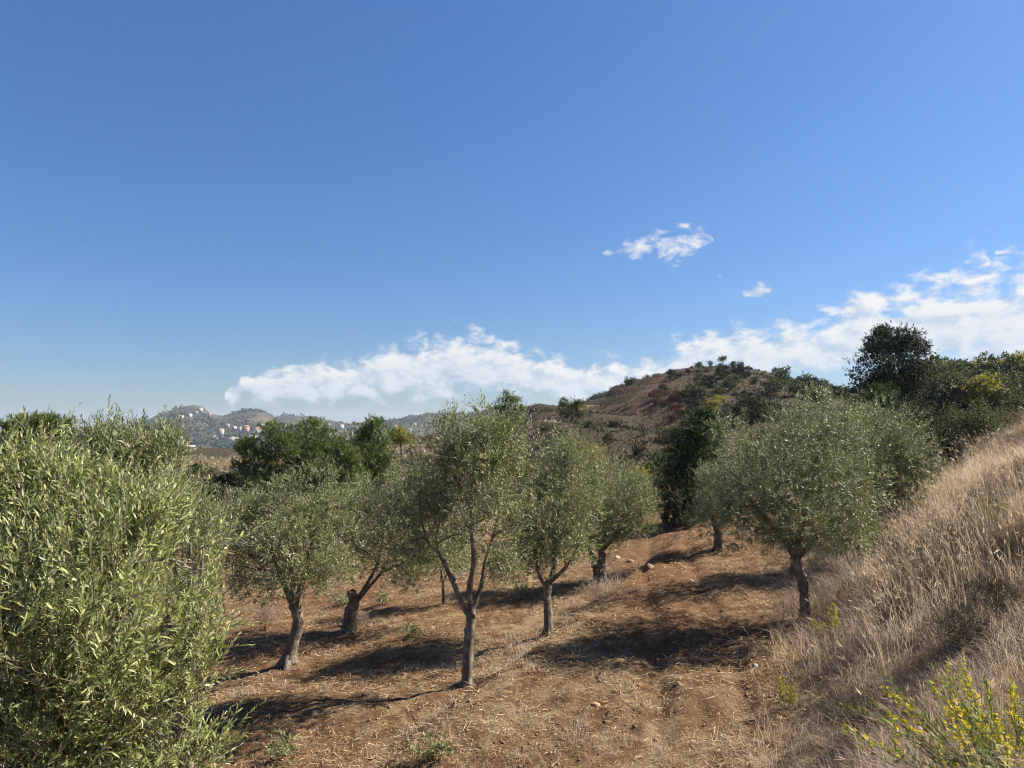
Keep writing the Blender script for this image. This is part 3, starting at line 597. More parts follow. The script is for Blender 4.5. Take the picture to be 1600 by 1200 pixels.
pine('pine with open top, rightmost of the pines behind the grove', 578, 46,
     [(578, 666, 19, 14, 0), (562, 682, 24, 16, .2), (592, 686, 22, 16, 0), (572, 704, 34, 18, -.2), (598, 710, 20, 16, 0), (580, 730, 40, 22, 0), (572, 754, 42, 22, 0)], 2500, 44)
pine('spreading pine above the foreground olive at the far left', 38, 30, [(42, 672, 34, 16, 0), (22, 690, 30, 18, 0), (55, 695, 32, 18, .2), (35, 715, 44, 20, 0), (20, 738, 40, 22, 0), (40, 660, 18, 10, 0)], 1500, 45)
pine('second pine at the far left with a flat ragged top', 88, 30, [(88, 668, 26, 14, 0), (74, 684, 20, 14, 0), (100, 682, 18, 14, .2), (88, 704, 34, 18, 0), (80, 728, 40, 20, 0)], 1300, 46)
pine('round-topped lone pine peeking out behind the forked olive', 795, 78, [(795, 628, 17, 12, 0), (780, 638, 14, 9, 0), (808, 636, 12, 9, 0), (795, 645, 24, 10, 0), (795, 617, 8, 6, 0)], 1500, 47)

px_tree('oak_tree', 'tall dark evergreen tree standing out against the clouds', 'tree', 1392, 40,
        [(1400, 530, 34, 24, 0), (1380, 550, 36, 26, .2), (1420, 555, 28, 30, 0), (1395, 580, 48, 28, -.4), (1360, 590, 24, 26, .2), (1430, 590, 18, 20, .1), (1385, 612, 42, 22, 0), (1345, 612, 18, 16, 0), (1420, 612, 22, 18, 0), (1437, 540, 12, 12, 0), (1385, 522, 20, 12, .2), (1395, 640, 30, 26, 0)],
        6200, (.11, .066), OAK, DBARK, 51, .2, m=9, L=(.12, .35), spread=1.0, gap=.25, freq=1.2, shell=.8, branches=True)
px_tree('carob_tree', 'dense glossy green tree at the end of the track', 'tree', 1075, 24.5,
        [(1088, 670, 32, 26, 0), (1072, 698, 32, 30, 0), (1105, 705, 34, 32, .3), (1074, 738, 42, 38, -.2), (1068, 775, 40, 38, 0), (1098, 770, 44, 40, .2), (1078, 808, 38, 26, 0)],
        4200, (.085, .05), CAROB, DBARK, 52, .13, m=9, L=(.1, .28), spread=1.0, gap=.33, freq=1.7, shell=.7)
def shrub(label, px, d, lobes, n, mat, seed, leaf=(.08, .04), name='shrub', cat='shrub', **kw):
    return px_tree(name, label, cat, px, d, lobes, n, leaf, mat, DBARK, seed, .07, m=9, L=(.1, .3), spread=1.0, gap=kw.pop('gap', .36), freq=1.5, shell=.7, **kw)
shrub('fresh green bush between the broad olive and the tall dark tree', 1365, 27, [(1345, 640, 28, 22, 0), (1372, 625, 26, 20, 0), (1390, 640, 20, 18, 0), (1360, 660, 40, 24, 0), (1360, 690, 44, 24, 0)], 1700, CAROB, 53)
shrub('dark evergreen bush below the tall dark tree', 1425, 30, [(1425, 645, 26, 24, 0), (1445, 665, 24, 22, .2), (1410, 665, 24, 22, 0), (1430, 690, 36, 24, 0), (1440, 715, 36, 22, 0)], 1800, OAK, 54)
shrub('rounded olive-green bush above the dry grass bank', 1515, 20, [(1510, 655, 36, 22, 0), (1535, 665, 34, 20, .2), (1490, 680, 32, 24, 0), (1520, 690, 44, 26, -.2), (1550, 690, 24, 22, .2), (1500, 712, 44, 18, 0)], 2300, SCRUB, 55, leaf=(.06, .03))
shrub('dark bush between the greyish olive and the grass bank', 1470, 17.5, [(1475, 690, 24, 22, 0), (1460, 715, 24, 24, 0), (1485, 725, 26, 20, 0), (1465, 745, 30, 18, 0)], 1500, OAK, 56, leaf=(.06, .03))
shrub('leafy bush at the right edge behind the grass crest', 1600, 26, [(1590, 640, 32, 20, 0), (1625, 645, 34, 24, 0), (1575, 655, 24, 16, 0)], 1400, SCRUB, 57)
shrub('big dark bush on the hill above the broad olive', 1175, 52, [(1160, 628, 26, 22, 0), (1195, 625, 28, 22, 0), (1175, 645, 40, 22, -.4), (1205, 648, 24, 18, 0), (1140, 655, 20, 16, 0), (1175, 668, 44, 20, 0)], 2000, OAK, 58, leaf=(.12, .06))
shrub('yellow-leaved shrub glimpsed right of the two-stemmed olive', 1000, 27, [(1000, 742, 10, 12, 0), (990, 752, 12, 12, 0), (1004, 760, 12, 14, 0)], 500, AUTUMN, 59, leaf=(.06, .035))
shrub('yellow-green shrub behind the straight olive', 925, 26, [(925, 712, 16, 16, 0), (938, 730, 16, 16, 0), (915, 735, 18, 18, 0), (925, 760, 26, 20, 0)], 900, AUTUMN, 60, leaf=(.07, .03))
shrub('multi-stemmed feathery tree at the left foot of the hill', 893, 66, [(882, 632, 10, 10, 0), (897, 630, 10, 10, .3), (908, 638, 8, 12, 0), (890, 645, 20, 9, 0), (905, 648, 9, 8, 0)], 1100, SCRUB, 61, leaf=(.12, .05), name='feathery_tree', cat='tree')
shrub('round dense bush alone on the hill terrace', 985, 82, [(985, 646, 13, 9, 0), (978, 650, 8, 6, 0), (992, 650, 8, 6, 0)], 800, SCRUB, 62, leaf=(.14, .08))
shrub('small olive-toned tree right of the pines', 627, 52, [(625, 678, 16, 9, 0), (618, 686, 12, 8, 0), (636, 686, 10, 8, 0)], 700, AUTUMN, 63, leaf=(.12, .05), name='round_tree', cat='tree')

# ------------------------------------------------------------------ hillside shrubs, scrub and wood
rngH = np.random.default_rng(77)
def proto_shrub(name, mat, seed, tall=False, leaf=(.2, .1), n=170):
    o = thing(name, (0, 0, -300), 'x', 'shrub'); KIDS[o.name] = []
    r = np.random.default_rng(seed); lob = []
    for q in range(5):
        lob.append((r.normal(0, .32), r.normal(0, .32), (1.5 if tall else .42) + r.normal(0, .16), r.uniform(.38, .6), r.uniform(.38, .6), r.uniform(.3, .5) * (1.4 if tall else 1)))
    tb = Tubes(seed); tb.add([(0, 0, -.2), (.03, 0, .4), (0, .02, lob[0][2])], [.07, .055, .03], 6, 3); part('trunk', tb.mesh('trunk', DBARK), o)
    B, D = crown_shoots(r, lob, n, .36, 2.2, .7, .4, .6, seed); lv = shoot_leaves(r, B, D, r.uniform(.1, .3, len(B)), 8, leaf[0], leaf[1], 1.0)
    tag(part('crown', quad_mesh('crown', lv, mat), o), kind='stuff'); return o
P_DARK = [proto_shrub('shrub', OAK, 201), proto_shrub('shrub', OAK, 202)]
P_GREEN = [proto_shrub('shrub', SCRUB, 203), proto_shrub('shrub', SCRUB, 204), proto_shrub('shrub', SCRUB, 205)]
P_YEL = [proto_shrub('shrub', AUTUMN, 206)]
P_TREE = [proto_shrub('tree', SCRUB, 207, True, (.16, .08), 330), proto_shrub('tree', OAK, 208, True, (.16, .08), 330), proto_shrub('tree', AUTUMN, 209, True, (.16, .08), 330)]
P_RUST = [proto_shrub('bare_shrub', RUST, 210, False, (.22, .05), 260)]
LAB = {'dark': 'low dark evergreen shrub among many on the hillside', 'green': 'low olive-green shrub among many on the hillside', 'yel': 'yellow-green shrub on the upper slope of the hill', 'rust': 'leafless reddish bush of the rusty thicket on the hill'}
def put(protos, p, sc, key=None, label=None, cat=None, group=None, zs=1.0):
    o = dup(protos[int(rngH.integers(len(protos)))], p, rngH.uniform(0, 6.28), (sc, sc, sc * zs))
    o['label'] = label or LAB[key]; o['category'] = cat or 'shrub'; o['group'] = group or 'shrubs scattered on the hill'
    return o
# picked out in the photograph: (px, py of the foot, half width px, kind)
for px, py, hw, k in [(1050, 690, 16, 'dark'), (1065, 700, 14, 'dark'), (1000, 712, 12, 'dark'), (1030, 730, 16, 'green'), (1045, 718, 14, 'green'), (1018, 742, 14, 'green'), (1075, 672, 13, 'green'), (1100, 660, 13, 'green'),
                      (1115, 640, 11, 'yel'), (1122, 632, 10, 'yel'), (1117, 588, 8, 'yel'), (1085, 640, 14, 'dark'), (1095, 622, 12, 'dark'), (1140, 610, 14, 'green'), (1150, 596, 14, 'green'), (1165, 590, 12, 'dark'), (1180, 600, 14, 'green'),
                      (1205, 598, 12, 'green'), (1225, 602, 12, 'dark'), (1245, 600, 10, 'green'), (1265, 606, 12, 'dark'), (1290, 606, 10, 'green'), (1210, 615, 16, 'green'), (1240, 620, 16, 'green'), (1130, 592, 12, 'green'),
                      (1060, 590, 8, 'dark'), (1075, 584, 9, 'dark'), (1048, 592, 7, 'dark'), (1090, 584, 8, 'dark'), (1105, 582, 9, 'green'), (950, 690, 9, 'green'), (920, 668, 8, 'green'), (960, 668, 8, 'dark'), (870, 690, 14, 'dark'), (850, 676, 10, 'green'), (1300, 596, 9, 'dark'), (1318, 596, 9, 'green'), (1335, 596, 9, 'dark'), (320, 800, 30, 'green'), (345, 770, 22, 'dark'), (305, 745, 16, 'green')]:
    p = hit(px, py, 30, 170); put({'dark': P_DARK, 'green': P_GREEN, 'yel': P_YEL}[k], p, hw * p[1] / FPX / (.8 if py > 600 else 1.3), k, LAB[k] + (' near its crest' if py < 612 else ' left of the pines' if px < 400 else ' low down behind the olives' if py > 680 else ''))
for q in range(18):
    p = hit(rngH.uniform(1020, 1062), rngH.uniform(615, 660), 30, 170); put(P_RUST, p, rngH.uniform(6, 11) * p[1] / FPX, 'rust', group='rusty thicket on the hill')
cnt = 0
while cnt < 200:
    x, y = rngH.uniform(8, 110), rngH.uniform(45, 155); p0 = x / y * FPX + 800
    if p0 > 1640 or fbm(np.array([x * .06]), np.array([y * .06]))[0] < (.53 if p0 < 1080 else .44): continue
    if p0 < 1080 and rngH.random() < .9: continue
    g = rngH.random() < .6; sc = (.45 + 1.3 * rngH.random() ** 1.8) * (1 - .55 * ss(110, 140, y))
    zone = ('on the open brown slope left of the rusty thicket' if p0 < 1040 else 'on the slope under the hilltop umbrella tree' if p0 < 1160 else 'below the lone round tree on the hill shoulder' if p0 < 1320 else 'on the slope behind the tall dark tree' if p0 < 1440 else 'under the wood on the right')
    put(P_GREEN if g else P_DARK, (x, y, h1(x, y)), float(sc), None, ('large ' if sc > 1.0 else 'small ') + ('olive-green' if g else 'dark') + ' bush ' + zone); cnt += 1
# trees on the crest, one by one
for px, py, hpx, lab, k in [(1130, 574, 15, 'umbrella-shaped tree on the very top of the hill', 0), (1110, 575, 9, 'small dark tree left of the hilltop umbrella tree', 1), (1158, 577, 9, 'small round tree right of the hilltop umbrella tree', 1),
                            (1213, 585, 11, 'lone round tree on the skyline of the hill shoulder', 1), (1147, 577, 7, 'tiny bush-like tree beside the hilltop umbrella tree', 0)]:
    dd = np.linspace(60, 170, 200); q = (px - 800) / FPX * dd; D_ = float(dd[np.argmax((H(q, dd) - EYE) / dd)]) - 1.0; x = (px - 800) / FPX * D_; p = np.array([x, D_, h1(x, D_)]); top = p[2] + hpx * D_ / FPX
    put([P_TREE[k]], p, max(.5, (top - p[2]) / 2.1), None, lab, 'tree', 'trees on the hill crest')
# wood on the right hand slope
WL = ['green tree', 'dark tree', 'yellowing autumn tree']
cnt = 0
while cnt < 120:
    d = rngH.uniform(50, 128); px = rngH.uniform(1412, 1660); x = (px - 800) / FPX * d
    k = int(rngH.choice(3, p=[.5, .28, .22])) if d < 95 else int(rngH.choice(3, p=[.55, .05, .4]))
    p = np.array([x, d, h1(x, d)]); lim = at(px, 538 + rngH.uniform(0, 24) + (128 - d) * .42 + max(0, 1470 - px) * .4, d)[2]
    sc = min(rngH.uniform(1.7, 3.3), (lim - p[2]) / 2.2)
    cnt += 1
    if sc < .5: continue
    zone = ('at the front edge' if d < 72 else 'in the middle' if d < 102 else 'on the skyline') + ' of the right hand wood ' + ('near the tall tree' if px < 1495 else 'near the edge')
    put([P_TREE[k]], p, float(sc), None, WL[k] + ' ' + zone, 'tree', 'wood on the right hand slope', rngH.uniform(.85, 1.1))
for pr in P_DARK + P_GREEN + P_YEL + P_TREE + P_RUST:
    for c in KIDS[pr.name]: bpy.data.objects.remove(c)
    bpy.data.objects.remove(pr)
# thorn cushions carpeting the brown slope (nobody could count them)
def clumps(name, P, size, k, asp, mat, rng, upb=.6, label='', flat=.6):
    n = len(P); U = nrm(rng.standard_normal((n, k, 3)) + np.array([0, 0, upb])); U[..., 2] = abs(U[..., 2])
    pos = P[:, None] + U * (size[:, None, None] * .55) * np.array([1, 1, flat]); ld = nrm(U + rng.normal(0, .6, U.shape)); up = nrm(np.cross(ld, rng.standard_normal(U.shape)))
    ln = size[:, None] * rng.uniform(.5, .9, (n, k)); r = np.clip(.6 * rng.random((n, 1)) + .4 * rng.random((n, k)), 0, 1)
    L = [a.reshape(-1, *a.shape[2:]) for a in (pos, ld, up, ln, ln * asp, r)]
    return tag(obj(name, quad_mesh(name, L, mat)), label, None, None, 'stuff')
x = rngH.uniform(-14, 75, 16000); y = rngH.uniform(33, 150, 16000)
k = (fbm(x * .12, y * .12) > .42) & (abs(x / y * FPX) < 900) & (rngH.random(16000) < 38 / y + .12); x, y = x[k], y[k]
clumps('low_scrub', np.stack([x, y, H(x, y) - .05], 1), rngH.uniform(.3, .6, len(x)), 10, .28, HEATH, rngH, flat=.4, label='grey-brown thorny scrub carpeting the hill slope')
x = rngH.uniform(-45, 4, 5500); y = rngH.uniform(24, 74, 5500)
k = (fbm(x * .15, y * .15) > .47); x, y = x[k], y[k]
clumps('field_scrub', np.stack([x, y, H(x, y) - .03], 1), rngH.uniform(.2, .5, len(x)), 9, .25, GRASS, rngH, label='dry golden scrub on the field beyond the grove')
# the wooded cover of the far ridge
x = rngH.uniform(-1.05, .35, 10000); y = 700 + 1330 * rngH.random(10000) ** .8; x = x * y
k = fbm(x * .006 + 9, y * .006, o=3) > .47; x, y = x[k], y[k]
clumps('far_woods', np.stack([x, y, H(x, y) - 1], 1), rngH.uniform(4, 10, len(x)), 7, .6, OAK, rngH, label='dark woodland patches on the hazy far ridge', flat=.7)

# ------------------------------------------------------------------ village on the far slope
WALLS = [plain('white_plaster', (.46, .43, .38), .06, .4), plain('cream_plaster', (.4, .33, .25), .08, .4), plain('terracotta_plaster', (.36, .19, .14), .1, .4), plain('grey_block', (.4, .38, .36), .1, .4)]
ROOFT = plain('tile_roof', (.42, .2, .12), .15, .8); ROOFC = plain('concrete_roof', (.5, .47, .43), .1, .5); GLASS = plain('dark_opening', (.03, .035, .045), .1, 1, .3)
def boxes(name, bs, mat):
    V = []; F = []
    for (x0, x1, y0, y1, z0, z1) in bs:
        b = len(V); V += [(x, y, z) for z in (z0, z1) for y in (y0, y1) for x in (x0, x1)]
        F += [[b, b + 2, b + 3, b + 1], [b + 4, b + 5, b + 7, b + 6], [b, b + 1, b + 5, b + 4], [b + 2, b + 6, b + 7, b + 3], [b, b + 4, b + 6, b + 2], [b + 1, b + 3, b + 7, b + 5]]
    return mesh(name, np.array(V, float), [np.array(F)], mat)
def house(px, py, wpx, hpx, wall, pitched, label, rz):
    p = hit(px, py + hpx / 2, 440, 2200); k = p[1] / FPX; w_, h_ = wpx * k / 2, hpx * k; dp = max(w_ * .7, 3.5)
    o = thing('house', p, label, 'house', 'houses of the far village'); o.rotation_euler = (0, 0, rz)
    fl = max(1, round(h_ / 3.4)); nw = max(1, int(w_ * 2 / 3.6))
    part('wall', boxes('wall', [(-w_, w_, -dp, dp, -4, h_)], WALLS[wall]), o)
    if pitched:
        e = .5; V = [(-w_ - e, -dp - e, h_), (w_ + e, -dp - e, h_), (w_ + e, dp + e, h_), (-w_ - e, dp + e, h_), (-w_ * .5, 0, h_ + 2.4), (w_ * .5, 0, h_ + 2.4)]
        part('roof', mesh('roof', np.array(V), [np.array([[0, 1, 5, 4], [2, 3, 4, 5], [3, 2, 1, 0]]), np.array([[1, 2, 5], [3, 0, 4]])], ROOFT), o)
    else:
        r = part('roof', boxes('roof', [(-w_ - .4, w_ + .4, -dp - .4, dp + .4, h_, h_ + .35)], ROOFC), o)
        part('parapet', boxes('parapet', [(-w_ * .4, w_ * .3, -dp * .5, dp * .5, h_ + .36, h_ + 1.6)], WALLS[wall]), r)
    for f in range(fl):
        for q in range(nw):
            cx = -w_ + (q + .5) * 2 * w_ / nw; z = h_ * (f + .5) / fl
            wd = part('window', boxes('window', [(cx - .65, cx + .65, -dp - .06, -dp + .3, z - .7, z + .7)], GLASS), o)
    return o
HS = [(345, 676, 8, 11, 1, 0, 'tall cream house standing alone at the left of the far village'), (376, 672, 9, 8, 0, 0, 'white house left of the terracotta one in the far village'), (384, 671, 9, 9, 2, 1, 'terracotta house with tiled roof in the far village'),
      (402, 673, 11, 8, 0, 1, 'white tile-roofed house right of the terracotta one'), (366, 669, 6, 5, 0, 0, 'small white house above the tall cream one'), (392, 683, 18, 4, 1, 0, 'long low cream building below the terracotta house'),
      (363, 686, 18, 4, 3, 0, 'long low grey building below the tall cream house'), (282, 651, 7, 5, 0, 0, 'white house high on the slope under the far summit'), (297, 649, 4, 4, 0, 0, 'narrow white house right below the far summit'),
      (250, 657, 7, 7, 2, 0, 'reddish house on the left shoulder of the far summit'), (243, 658, 4, 4, 0, 0, 'little white house beside the reddish one on the shoulder'), (260, 655, 6, 3, 0, 0, 'low white house on the slope below the far summit'),
      (307, 645, 6, 4, 1, 0, 'cream house close under the far summit'), (312, 640, 7, 4, 1, 0, 'topmost cream house on the far summit'), (327, 647, 4, 4, 2, 1, 'pinkish house in the saddle right of the far summit'),
      (266, 688, 7, 4, 0, 0, 'white house at the lower left of the far slope'), (277, 691, 11, 3, 1, 0, 'long cream shed at the lower left of the far slope'), (290, 698, 26, 3, 0, 0, 'very long white shed at the foot of the far slope'),
      (306, 711, 10, 7, 1, 1, 'pale house just behind the near field edge'), (445, 668, 11, 8, 0, 0, 'white house seen over the broad dark pine'), (472, 671, 12, 5, 1, 0, 'low cream house between the pine tops'),
      (500, 665, 6, 5, 0, 0, 'small white house behind the upright pine'), (533, 667, 8, 6, 0, 1, 'white tile-roofed house between the pines'), (540, 675, 3, 9, 0, 0, 'slim white tower of the far village'),
      (547, 677, 7, 5, 1, 0, 'cream house beside the slim white tower'), (558, 666, 6, 5, 0, 0, 'white house behind the rightmost pine'), (554, 662, 5, 3, 1, 1, 'little tile-roofed house above the slim white tower'), (601, 679, 12, 4, 0, 0, 'long white building right of the rightmost pine'),
      (513, 663, 4, 3, 0, 0, 'tiny white house above the pines'), (618, 668, 6, 4, 1, 1, 'cream tile-roofed house above the small olive-toned tree'), (640, 672, 7, 4, 0, 0, 'white house just left of the forked olive crown'), (648, 663, 5, 3, 1, 0, 'small cream house high up left of the forked olive crown'),
      (355, 665, 5, 4, 1, 0, 'small cream house up the slope from the tall cream one'), (410, 665, 5, 4, 3, 0, 'grey house above the white tile-roofed one'), (422, 672, 6, 5, 1, 1, 'cream tile-roofed house left of the broad dark pine top'), (335, 684, 6, 4, 0, 0, 'white house below and left of the tall cream one'), (240, 672, 6, 4, 0, 0, 'white house half hidden by the foreground olive tips')]
for i, (a, b, c, d, wl, pt, lab) in enumerate(HS): house(a, b, c, d, wl, pt, lab, .25 * math.sin(i * 2.3))
# the shelter on the saddle left of the hill
p = hit(828, 654, 60, 300) if True else None
k = p[1] / FPX; o = thing('shelter', p, 'small white shelter with dark flat roof on posts beside the hill', 'shelter')
part('roof', boxes('roof', [(-1 * k, 8 * k, -3 * k, 3 * k, 12 * k, 14.5 * k)], GLASS), o)
for q in (0.5, 4, 7.5): part('post', boxes('post', [(q * k - .5 * k, q * k + .5 * k, -2.6 * k, -1.8 * k, -3 * k, 12 * k)], GLASS), o)
part('wall', mesh('wall', np.array([(-7 * k, -1 * k, -2 * k), (2 * k, -1 * k, -2 * k), (2 * k, -1 * k, 10 * k), (-7 * k, 1 * k, -2 * k), (2 * k, 1 * k, -2 * k), (2 * k, 1 * k, 10 * k)]), [np.array([[0, 1, 2], [3, 5, 4]]), np.array([[0, 2, 5, 3], [1, 4, 5, 2]])], WALLS[0]), o)

# ------------------------------------------------------------------ dry grass, straw and weeds
rngG = np.random.default_rng(99)
def blades(name, P, hgt, lean, wid, r, mat, label, parent=None):
    n = len(P); a = rngG.uniform(0, 6.28, n); s = np.stack([np.cos(a), np.sin(a), 0 * a], 1) * (wid / 2)[:, None]
    up = np.array([0, 0, 1.0]); h = hgt[:, None]
    M = P + up * h * .55 + lean * h * .3; T = P + up * h * (1 - .25 * np.minimum(1, (lean ** 2).sum(1)))[:, None] + lean * h * 1.0
    V = np.stack([P - s, P + s, M - s * .8, M + s * .8, T], 1).reshape(-1, 3); b = np.arange(n)[:, None] * 5
    me = mesh(name, V, [b + np.array([[2, 3, 4]]), b + np.array([[0, 1, 3, 2]])], mat, False, {'rnd': np.repeat(r, 5)})
    if parent is not None: return part(name, me, parent)
    return tag(obj(name, me), label, None, None, 'stuff')
def bankx(y): return np.interp(y, [0, 5, 8, 12, 14, 20, 30], [0.6, 1.7, 3.1, 5.2, 5.8, 8.2, 12])
n = 230000; y = 2.2 + 17 * rngG.random(n) ** 1.25; s = rngG.uniform(-1.2, 7.5, n); x = bankx(y) + s
dn = fbm(x * 1.1, y * 1.1, o=3); cl = fbm(x * 4.5 + 7, y * 4.5, o=2)
keep = (x / y * FPX < 900) & (x / y * FPX > 150) & (cl > .5 - .16 * dn) & (rngG.random(n) < ss(-1.3, .8, s) * (.35 + .65 * ss(.3, .6, dn)))
x, y, s, dn = x[keep][:90000], y[keep][:90000], s[keep][:90000], dn[keep][:90000]; n = len(x)
tall = ss(.42, .68, fbm(x * .8 + 31, y * .8, o=2)); hg = rngG.uniform(.12, .36, n) * (.72 + .4 * ss(7, 11, y)) * (1 + 1.1 * tall * (rngG.random(n) < .5)) * (1 - .35 * ss(9, 16, y) * 0) * np.clip(y / 4.5, .8, 1)
wd = np.stack([-.55 + .5 * (fbm(x * .9, y * .9 + 40, o=2) - .5) * 2, -.25 + 0 * x, 0 * x], 1) + rngG.normal(0, .55, (n, 3)) * np.array([1, 1, 0])
col = np.clip(.5 + 1.9 * (fbm(x * .75 + 3, y * .75, o=3) - .5) + rngG.normal(0, .2, n), 0, 1)
blades('dry_grass', np.stack([x, y, H(x, y) - .02], 1), hg, wd, rngG.uniform(.0024, .0042, n) * np.clip(y / 6, .75, 2), col, GRASS, 'tall dry grass covering the bank on the right')
n = 5200; y = 3.2 + 13 * rngG.random(n); s = rngG.uniform(.6, 7, n); x = bankx(y) + s
keep = (x / y * FPX < 860) & (fbm(x * .9 + 11, y * .9, o=2) > .5); x, y, s = x[keep], y[keep], s[keep]; n = len(x)
P = np.stack([x, y, H(x, y) - .02], 1); hg = rngG.uniform(.4, .85, n) * np.clip(y / 8, .6, 1.1); le = np.stack([rngG.normal(-.3, .28, n), rngG.normal(-.1, .2, n), 0 * x], 1)
blades('seed_stalks', P, hg, le, rngG.uniform(.0025, .004, n) * np.clip(y / 6, .8, 1.8), np.clip(rngG.normal(.8, .15, n), 0, 1), GRASS, 'tall loose dry stalks standing above the bank grass')
tip = P + np.array([0, 0, 1.0]) * (hg * (1 - .25 * np.minimum(1, (le ** 2).sum(1))))[:, None] + le * hg[:, None]
hd = nrm(le * 1.2 + np.array([0, 0, .5])); B_ = np.repeat(tip - hd * .05, 3, 0) + rngG.normal(0, .006, (3 * n, 3)); D_ = nrm(np.repeat(hd, 3, 0) + rngG.normal(0, .25, (3 * n, 3))); up = nrm(np.cross(D_, rngG.standard_normal(D_.shape)))
tag(obj('seed_heads', quad_mesh('seed_heads', [B_, D_, up, np.repeat(rngG.uniform(.06, .12, n), 3), np.repeat(rngG.uniform(.006, .011, n), 3), np.repeat(np.clip(rngG.normal(.7, .15, n), 0, 1), 3)], GRASS)), 'feathery seed heads on the tall dry stalks', None, None, 'stuff')
# low tufts and standing straw in the grove
n = 5200; y = 5 + 24 * rngG.random(n) ** 1.4; x = rngG.uniform(-.75, .42, n) * y
ed = np.exp(-((x - (0.0 + .5 * (y - 12.9))) / .45) ** 2) * ss(10.5, 12, y) * (1 - ss(18, 22, y))
tr_ = np.interp(y, [6, 9, 12, 16, 20, 25], [1.7, 2.3, 2.9, 3.4, 4.1, 5.4])
keep = rngG.random(n) < np.clip(.25 * ss(.45, .6, fbm(x * .9, y * .9, o=3)) + .35 * ed * ss(.4, .6, fbm(x * 1.9, y * 1.9, o=2)), 0, 1) * (1 - .9 * np.exp(-((x - tr_) / .9) ** 2))
x, y, ed = x[keep], y[keep], ed[keep]; m = 26; nn = len(x)
X = (x[:, None] + rngG.normal(0, .09, (nn, m))).ravel(); Y = (y[:, None] + rngG.normal(0, .09, (nn, m))).ravel(); hh = (rngG.uniform(.06, .2, (nn, m)) * (1 + 1.2 * ed[:, None])).ravel()
blades('grass_tufts', np.stack([X, Y, H(X, Y) - .01], 1), hh, rngG.normal(0, .6, (len(X), 3)) * np.array([1, 1, 0]), rngG.uniform(.003, .006, len(X)) * np.clip(Y / 9, .7, 1.6), np.clip(rngG.normal(.6, .22, len(X)), 0, 1), GRASS, 'short dry grass tufts scattered over the grove floor')
n = 300000; y = 4.5 + 24 * rngG.random(n) ** 1.6; x = rngG.uniform(-.74, .5, n) * y
f = fbm(x * 1.3, y * 1.3, o=3); tr_ = np.interp(y, [6, 9, 12, 16, 20, 25], [1.7, 2.3, 2.9, 3.4, 4.1, 5.4])
keep = rngG.random(n) < (.25 + .75 * ss(.3, .5, f)) * (1 - .55 * np.exp(-((x - tr_ + .3) / .8) ** 2) * ss(10, 13, y)); x, y = x[keep][:112000], y[keep][:112000]; n = len(x)
a = rngG.uniform(0, 6.28, n); ld = nrm(np.stack([np.cos(a), np.sin(a), rngG.normal(.06, .16, n)], 1)); up = nrm(np.array([0, 0, 1.0]) + rngG.normal(0, .4, (n, 3))); up = nrm(up - ld * (ld * up).sum(1, keepdims=True))
ln = rngG.uniform(.04, .1, n) + .16 * rngG.random(n) ** 3; L = [np.stack([x, y, H(x, y) + .014], 1), ld, up, ln, rngG.uniform(.004, .008, n) * np.clip(y / 9, .7, 1.5), np.clip(rngG.normal(.55, .25, n), 0, 1)]
tag(obj('straw_litter', quad_mesh('straw_litter', L, STRAW)), 'cut straw and dead twigs lying on the soil', None, None, 'stuff')

# crumbs of soil
n = 5200; y = 5 + 20 * rngG.random(n) ** 1.7; x = rngG.uniform(-.62, .42, n) * y; keep = (x < bankx(y) + .2) & (fbm(x * 1.7 + 5, y * 1.7, o=2) > .45); x, y = x[keep], y[keep]; n = len(x)
r_ = (.008 + .028 * rngG.random(n) ** 2.5)[:, None, None]; O = np.array([[1, 0, 0], [0, 1, 0], [-1, 0, 0], [0, -1, 0], [0, 0, .75], [0, 0, -.6]])
V = np.stack([x, y, H(x, y) + .004], 1)[:, None] + (O[None] + rngG.normal(0, .28, (n, 6, 3))) * r_
F = np.array([[0, 1, 4], [1, 2, 4], [2, 3, 4], [3, 0, 4], [1, 0, 5], [2, 1, 5], [3, 2, 5], [0, 3, 5]])
tag(obj('soil_crumbs', mesh('soil_crumbs', V.reshape(-1, 3), [(np.arange(n)[:, None, None] * 6 + F[None]).reshape(-1, 3)], plain('soil_crumb', (.24, .14, .075), .35, 5))), 'small clods and crumbs of reddish soil', None, None, 'stuff')

# dead shrubs and weeds standing on the bank and in the grove
def twiggy(name, label, cat, p, size, mat, seed, n=220, leaf=(.09, .006), upw=.9, group=None):
    o = thing(name, p, label, cat, group); KIDS[o.name] = []; r = np.random.default_rng(seed); tb = Tubes(seed)
    lob = [(r.normal(0, .25) * size, r.normal(0, .25) * size, size * r.uniform(.35, .6), size * .45, size * .45, size * .4) for q in range(4)]
    for q in range(12):
        u = nrm(r.standard_normal(3) * .6 + np.array([0, 0, 1])); e = u * size * r.uniform(.6, 1.1)
        tb.add([(0, 0, -.03), e * .5 + r.normal(0, .05, 3) * size, e], [.006, .004, .0015], 4, 3, 0)
    tag(part('stems', tb.mesh('stems', STEM), o), kind='stuff')
    B, D = crown_shoots(r, lob, n, .3, 3, .9, upw, .6, seed); lv = shoot_leaves(r, B, D, r.uniform(.05, .16, len(B)) * size / .5, 10, leaf[0], leaf[1], .8)
    tag(part('foliage', quad_mesh('foliage', lv, mat), o), kind='stuff'); return o
